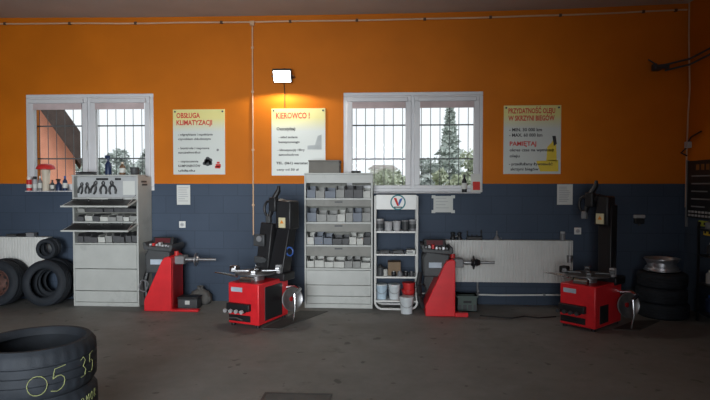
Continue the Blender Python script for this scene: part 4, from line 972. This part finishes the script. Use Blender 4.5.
# ------------------------------------------------------------------ tire changers
def changer(loc, rz, label, variant=0):
    c = thing('tire_changer', label, 'tire changer', (*loc, 0), rz, 'red tire changing machines')
    wx, dp, zb, zt_ = .205, .31, .0, .49
    body = MB().box(-wx, wx, -dp, dp, .03, zt_).build('cabinet', M_red, c, bevel=.012)
    for sx in (-1, 1):
        for sy in (-1, 1): MB().cyl((sx * (wx - .04), sy * (dp - .04), 0), (sx * (wx - .04), sy * (dp - .04), .035), .025, n=14).build('foot', M_black, c)
    MB().box(wx - .004, wx + .004, *((-dp + .12, dp - .14, .06, zt_ - .05) if variant == 0 else (-dp + .10, -dp + .30, .07, .27))).build('side_grille', M_black, c, bevel=.006)
    MB().box(-wx + .04, -wx + .19, -dp - .003, -dp + .001, .39, .44).build('sticker', mat('pale_blue_sticker', (.45, .52, .60), .5), c)
    MB().box(-wx + .005, wx - .10, -dp - .05, -dp + .01, .185, .265).build('pedal_housing', M_black, c, bevel=.008)
    for i in range(4):
        x = -wx + .035 + i * .073
        p = MB().box(x - .022, x + .022, -dp - .10, -dp - .045, .175, .187).build('pedal', M_black, c, bevel=.005)
        MB().cyl((x, -dp - .118, .190), (x, -dp - .095, .195), .022, n=16).build('pad', M_lgrey if variant == 0 else M_dgrey, p)
    MB().box(-wx + .01, wx - .11, -dp - .004, -dp + .001, .06, .13).build('lower_slot', M_black, c)
    MB().tube([(-wx + .02, -dp - .012, .09), (-wx + .12, -dp - .02, .10), (-wx + .2, -dp - .012, .08)], .009, 8).build('slot_lever', M_steel if variant == 0 else M_black, c)
    # turntable
    tz = zt_ + .03; tc = Vector((-.02, -.04, tz))
    MB().cyl((tc.x, tc.y, zt_), (tc.x, tc.y, tz + .04), .10, n=28).build('turntable_hub', M_steel, c)
    tt_ = MB().lathe([(.001, .07), (.20, .07), (.235, .062), (.24, .045), (.20, .035), (.001, .035)], tc, (0, 0, 1), 40).build('turntable', M_table, c)
    for q in range(4):
        a = q * PI / 2 + .5; R = Matrix.Rotation(a, 4, 'Z')
        m_ = MB().box(.07, .28, -.028, .028, .07, .085).box(.225, .275, -.026, .026, .085, .112)
        m_.xf(Matrix.Translation(tc) @ R); m_.build('jaw', M_steel if variant == 0 else M_table, c, bevel=.004)
    # air cylinder on front of the table and lever
    MB().tube([(-.16, -.2, tz + .02), (-.3, -.24, tz + .045), (-.46, -.22, tz + .05)], [.012, .010, .007], 8).build('tyre_lever', M_chrome, c)
    cy_ = MB().cyl((-.05, -.28, zt_ + .03), (.10, -.27, zt_ + .03), .035, n=16).build('air_cylinder', M_chrome, c)
    # tilting column at the rear
    ln = Matrix.Rotation(-rz, 3, 'Z') @ Vector((.12, .16, 0) if variant == 0 else (.045, .13, 0))
    cbx = .12 if variant == 0 else .08
    col = [Vector((cbx, .22, zt_ - .02)), None, Vector((cbx + ln.x, .22 + ln.y, 1.30 if variant == 0 else 1.36))]
    bm_ = MB()
    def boxseg(mb, a, b, wa, wb):
        d = (b - a).normalized(); u = Vector((1, 0, 0)); u = (u - d * u.dot(d)).normalized(); v = d.cross(u)
        vs = []
        for p, (w1, w2) in ((a, wa), (b, wb)): vs += [p + u * sx * w1 + v * sy * w2 for sx, sy in ((-1, -1), (1, -1), (1, 1), (-1, 1))]
        mb.add(vs, [(0, 1, 5, 4), (1, 2, 6, 5), (2, 3, 7, 6), (3, 0, 4, 7), (3, 2, 1, 0), (4, 5, 6, 7)])
    boxseg(bm_, col[0], col[2], (.10, .09) if variant == 0 else (.075, .07), (.085, .075))
    co_ = bm_.build('column', M_blackm, c, bevel=.012)
    MB().box(cbx - .13, cbx + .15, .12, .36, zt_ - .03, zt_ + .06).build('column_base', M_blackm, c, bevel=.012)
    hd = MB(); top = col[2]; boxseg(hd, top + Vector((0, -.07, -.24)), top + Vector((.01, -.07, .10)), (.11, .11) if variant == 0 else (.085, .10), (.10, .10) if variant == 0 else (.07, .09)); hd.build('column_head', M_black, c, bevel=.02)
    e = top + Vector((-.13, -.16, .06))
    arm = MB().tube([top + Vector((0, -.02, .05)), top + Vector((-.06, -.10, .08)), e], [.05, .045, .04], 10).build('swing_arm', M_black, c)
    MB().box(e.x - .05, e.x + .05, e.y - .045, e.y + .045, e.z - .09, e.z + .08).build('lock_head', M_black, arm, bevel=.015)
    MB().tube([e + Vector((-.05, -.02, -.16)), e + Vector((0, 0, .06)), e + Vector((.055, .02, .16)), e + Vector((.06, .02, .22))], [.022, .034, .030, .016], 10).build('hexagon_shaft', M_blackm, arm)
    MB().tube([e + Vector((-.075 + .06 * math.cos(a), 0, -.06 + .09 * math.sin(a))) for a in [i / 18 * 2 * PI for i in range(18)]], .016, 8, True).build('hand_loop', M_black, arm)
    MB().box(e.x - .09, e.x - .03, e.y - .05, e.y + .01, e.z - .23, e.z - .14).build('mount_head', M_grey if variant else M_dgrey, arm, bevel=.012)
    st = top + Vector((.0, -.182, -.16))
    MB().box(st.x - .045, st.x + .045, st.y - .010, st.y, st.z - .06, st.z + .06).build('warning_sticker', mat('yellow_white_sticker', (.62, .55, .35), .5), c)
    MB().prism([(st.x - .025, st.z - .01), (st.x + .025, st.z - .01), (st.x, st.z + .035)], st.y - .012, st.y - .010).build('warning_triangle', mat('orange_print', (.75, .25, .02), .5), c)
    if variant == 0:
        # helper tower at left of the column with a blue valve handle
        hb = MB(); boxseg(hb, Vector((-.06, .20, zt_ + .05)), Vector((-.02, .25, 1.13)), (.09, .07), (.085, .06)); h_o = hb.build('helper_tower', M_black, c, bevel=.014)
        MB().box(-.15, .0, .10, .14, .86, 1.0).build('gauge_box', M_dgrey, h_o, bevel=.01)
        MB().cyl((-.06, .10, .95), (-.06, .085, .95), .035, n=20).build('gauge', M_grey, h_o)
        MB().box(-.14, -.02, .10, .13, .66, .74).build('roller', M_dgrey, h_o, bevel=.01)
        MB().cyl((.0, .18, .70), (-.0, .10, .70), .03, n=16).build('arm_pivot', M_dgrey, h_o)
        MB().tube([(.27 + .045 * math.cos(a), .24, .80 + .05 * math.sin(a)) for a in [i / 18 * 2 * PI for i in range(18)]], .010, 8, True).cyl((.18, .3, .80), (.225, .24, .80), .01, n=8).build('blue_handle', M_blue, c)
    # bead breaker on the right side, behind
    bb = MB().tube([(wx - .02, dp - .03, .36), (wx + .10, dp + .0, .38), (wx + .20, dp - .06, .36), (wx + .22, dp - .22, .33)], [.024, .024, .02, .016], 10).build('bead_breaker_arm', M_chrome, c)
    MB().lathe([(.03, -.03), (.09, -.02), (.135, .01), (.14, .025), (.13, .028), (.08, .0), (.03, .0)], (wx + .12, dp - .12, .25), (.85, -.5, .1), 32).build('breaker_shovel', M_steel, bb)
    MB().cyl((wx, dp - .1, .25), (wx + .12, dp - .12, .25), .028, n=14).build('breaker_cylinder', M_reddk, bb)
    MB().tube([(wx + .23, dp - .24, .34), (wx + .25, dp - .26, .18), (wx + .22, dp - .25, .03)], .011, 8).build('breaker_handle', M_chrome, bb)
    MB().box(-.32, -.23, -.14, -.05, tz + .05, tz + .13).build('table_clamp', M_black if variant else M_chrome, c, bevel=.012)
    # air regulator on top at the rear right
    MB().box(wx - .06, wx + .0, .12, .18, zt_ + .06, zt_ + .16).cyl((wx - .03, .15, zt_ + .0), (wx - .03, .15, zt_ + .07), .022, n=12).build('air_regulator', M_lgrey, c, bevel=.008)
    return c
# front right corner seen at (262,326); middle of the cabinet lies behind it
rzL = math.radians(-21)
fx, fy = gr(243.5, 327)
dxy = Matrix.Rotation(rzL, 3, 'Z') @ Vector((0, .31, 0))
changer((fx + dxy.x, fy + dxy.y), rzL, 'red tire changer with black column standing left of the middle cabinet', 0)
rzR = math.radians(-46)
fx, fy = gr(577, 329)
dxy = Matrix.Rotation(rzR, 3, 'Z') @ Vector((0, .31, 0))
changer((fx + dxy.x, fy + dxy.y), rzR, 'red tire changer with tall black column at right before the radiator end', 1)
# rubber mats
def floor_mat_(pts, label):
    q = [gr(*p) for p in pts]; MB().prism(q, 0.0, .008, 'xy').build('floor_mat', M_mat, bevel=.002); o = [o for o in bpy.data.objects if o.name.startswith('floor_mat')][-1]; return tag(o, label, 'mat', 'rubber mats beside the tire changers')
floor_mat_([(262, 329), (280, 329.5), (328, 311.5), (300, 311)], 'dark rubber mat on the floor between left tire changer and middle cabinet')
floor_mat_([(612, 330), (640, 330.5), (660, 321), (634, 321)], 'dark rubber mat on the floor beside the right tire changer')

# ------------------------------------------------------------------ right corner
bY0, bY1 = 6.35, 7.36
def rz_(py, Y):  # height on the right wall plane at depth Y
    d = 557 / (Y * _c - XR * _s); return HC + (184 - py) / d
bz1, bz0 = rz_(161, 7.3), rz_(218, 7.2)
bd = thing('notice_board', 'black notice board with grey print on the right wall at the corner', 'board', (XR, (bY0 + bY1) / 2, bz0))
MB().box(XR - .018, XR, bY0, bY1, bz0, bz1).build('panel', M_black, bd, world=True)
MB().box(XR - .026, XR, bY1, bY1 + .02, bz0 - .12, bz1 + .01).build('edge_strip', M_grey, bd, world=True)
mb = MB(); rnd = random.Random(9)
for i in range(5):
    z = bz1 - .20 - i * .095; mb.box(XR - .0195, XR - .018, bY1 - .10 - rnd.uniform(.3, .7), bY1 - .10, z, z + .016)
mb.build('small_print', M_grey, bd, world=True)
mb = MB()
for i in range(2):
    for k in range(12): mb.box(XR - .0195, XR - .018, bY1 - .09 - k * .075, bY1 - .035 - k * .075, bz0 + .02 + i * .045, bz0 + .045 + i * .045)
mb.build('bottom_print', M_lgrey, bd, world=True)
mb = MB()
for k in range(5): mb.box(XR - .0195, XR - .018, bY1 - .27 - k * .11, bY1 - .20 - k * .11, bz1 - .12, bz1 - .05)
mb.build('heading', mat('dim_orange_print', (.22, .09, .02), .6, noise=0), bd, world=True)
for k, (ya, yb_, pya, pyb, lab) in enumerate(((6.5, 7.10, 221, 226.5, 'upper lime green label strip below the black notice board'), (6.4, 6.99, 229, 235, 'lower yellow label strip below the black notice board'))):
    l_ = thing('label_strip', lab, 'label', (XR, 6.9, rz_(pyb, 7.0)), group='label strips on the right wall')
    MB().box(XR - .01, XR, ya, yb_, rz_(pyb, 7.0), rz_(pya, 7.0)).build('strip', (M_lime, M_yel)[k], l_, world=True)
    mb = MB(); zc_ = (rz_(pyb, 7.0) + rz_(pya, 7.0)) / 2
    for q in range(4): mb.box(XR - .0112, XR - .01, yb_ - .06 - q * .09, yb_ - .02 - q * .09, zc_ - .015, zc_ + .015)
    mb.build('print', M_ink, l_, world=True)
# dark rack on the right wall
sx0 = 3.60; sy0, sy1 = 5.70, 6.74
dr = thing('shelf_rack', 'dark steel shelf rack against the right wall at the picture edge', 'rack', (3.71, 6.2, 0))
for x in (sx0 + .012, XR - .032):
    for y in (sy0 + .012, sy1 - .012): MB().box(x - .012, x + .012, y - .012, y + .012, 0, 1.16).build('post', M_blackm, dr, world=True)
for z in (.12, .45, .78, 1.08): MB().box(sx0, XR - .02, sy0, sy1, z - .02, z).build('shelf', M_blackm, dr, world=True, bevel=.002)
for i, (z, r, h, m, cap, lab) in enumerate(((.78, .05, .14, M_dgrey, M_lgrey, 'dark jar with a pale lid on the right rack, upper shelf'), (.45, .055, .15, M_lgrey, M_white, 'pale bottle on the middle shelf of the right rack'), (.12, .06, .19, M_dblue, M_blue, 'dark blue canister on the lowest shelf of the right rack'), (1.08, .07, .10, M_grey, M_dgrey, 'grey tub on top of the right rack'))):
    c = thing('canister', lab, 'canister', (3.72, 6.65, z), group='containers on the right rack')
    MB().lathe([(.001, 0), (r, 0), (r, h * .72), (r * .55, h * .84), (.001, h * .84)], n=24).build('body', m, c)
    MB().lathe([(.001, h), (r * .5, h), (r * .5, h * .82), (.001, h * .82)], n=18).build('cap', cap, c)
# corner cable and junction box
cc = thing('corner_cable', 'grey cable running down the right wall corner to a junction box', 'cable', (XR, 7.38, 2))
yy = 7.40
MB().tube([(XR - .010, yy, cl_z(XR) - .001), (XR - .010, yy, 3.5), (XR - .012, yy - .03, 3.1), (XR - .012, yy - .05, 2.8), (XR - .012, yy - .02, 2.5), (XR - .012, yy - .01, 2.2), (XR - .012, yy, 1.92), (XR - .012, yy, 1.3)], .010, 8).build('cable', M_conduit, cc, world=True)
zj = rz_(146, 7.4)
MB().box(XR - .05, XR, yy - .10, yy - .01, zj - .03, zj + .05).build('junction_box', M_lgrey, cc, world=True, bevel=.006)
MB().tube([(XR - .03, yy - .02, zj - .03), (XR - .08, yy - .0, zj - .09), (XR - .05, yy - .08, zj - .13)], .010, 8).build('loose_wire', M_black, cc, world=True)
MB().tube([(XR - .03, yy - .06, zj + .04), (XR - .06, yy - .2, zj + .10), (XR - .04, yy - .38, zj + .15)], .011, 8).build('stray_wire', M_black, cc, world=True)
# pipe bracket with two rods on the right wall
xA, zA = at(661, 66.5, 7.30); 
pb = thing('wall_bracket', 'dark metal bracket with two rods high on the wall in the right corner', 'bracket', (XR, 7.0, zA))
MB().box(xA - .09, xA + .10, 7.28, 7.33, zA - .025, zA + .02).box(xA - .10, xA - .06, 7.26, 7.35, zA - .05, zA + .035).build('clamp', M_bar, pb, world=True, bevel=.01)
MB().tube([(xA - .16, 7.30, zA + .09), (xA - .06, 7.27, zA + .01), (xA + .1, 7.30, zA + .03)], .009, 8).build('hook', M_bar, pb, world=True)
MB().box(xA - .03, xA + .03, 7.34, W, zA - .03, zA + .03).build('wall_plate', M_bar, pb, world=True)
for dz in (.02, -.05):
    MB().tube([(xA + .05, 7.30, zA + dz), (xA + .25, 7.1, zA + dz + .03), (XR - .02, 6.55, zA + dz + .13)], .013, 8).build('rod', M_bar, pb, world=True)
MB().box(XR - .03, XR, 6.50, 6.60, zA + .04, zA + .2).build('side_plate', M_bar, pb, world=True)

# ------------------------------------------------------------------ floor hatch
hx0, hy = gr(265, 393); hx1, _ = gr(333, 393)
fh = thing('floor_hatch', 'steel framed hatch set in the concrete floor at the bottom edge', 'hatch', ((hx0 + hx1) / 2, hy - .3, 0))
MB().box(hx0 + .02, hx1 - .02, hy - .58, hy - .02, 0, .004).build('cover', mat('hatch_concrete', (.12, .118, .112), .8, noise=.2), fh, world=True)
MB().box(hx0, hx1, hy - .02, hy, 0, .007).box(hx0, hx1, hy - .60, hy - .58, 0, .007).box(hx0, hx0 + .02, hy - .58, hy - .02, 0, .007).box(hx1 - .02, hx1, hy - .58, hy - .02, 0, .007).build('frame', M_blackm, fh, world=True)

# resting and wall-hung things keep a hair's breadth of clearance
for o in list(COL.objects):
    if o.parent is None and o.get('category') and o.get('kind') != 'structure':
        if o.name.split('.')[0] in ('radiator', 'cable_conduit', 'heating_pipe', 'wall_bracket'): o.location.y -= .002
        elif o.name.split('.')[0] in ('notice_board', 'corner_cable', 'label_strip'): o.location.x -= .002
        elif o.location.z > .05 and o['category'] not in ('poster', 'paper', 'socket', 'lamp', 'grille'): o.location.z += .0008
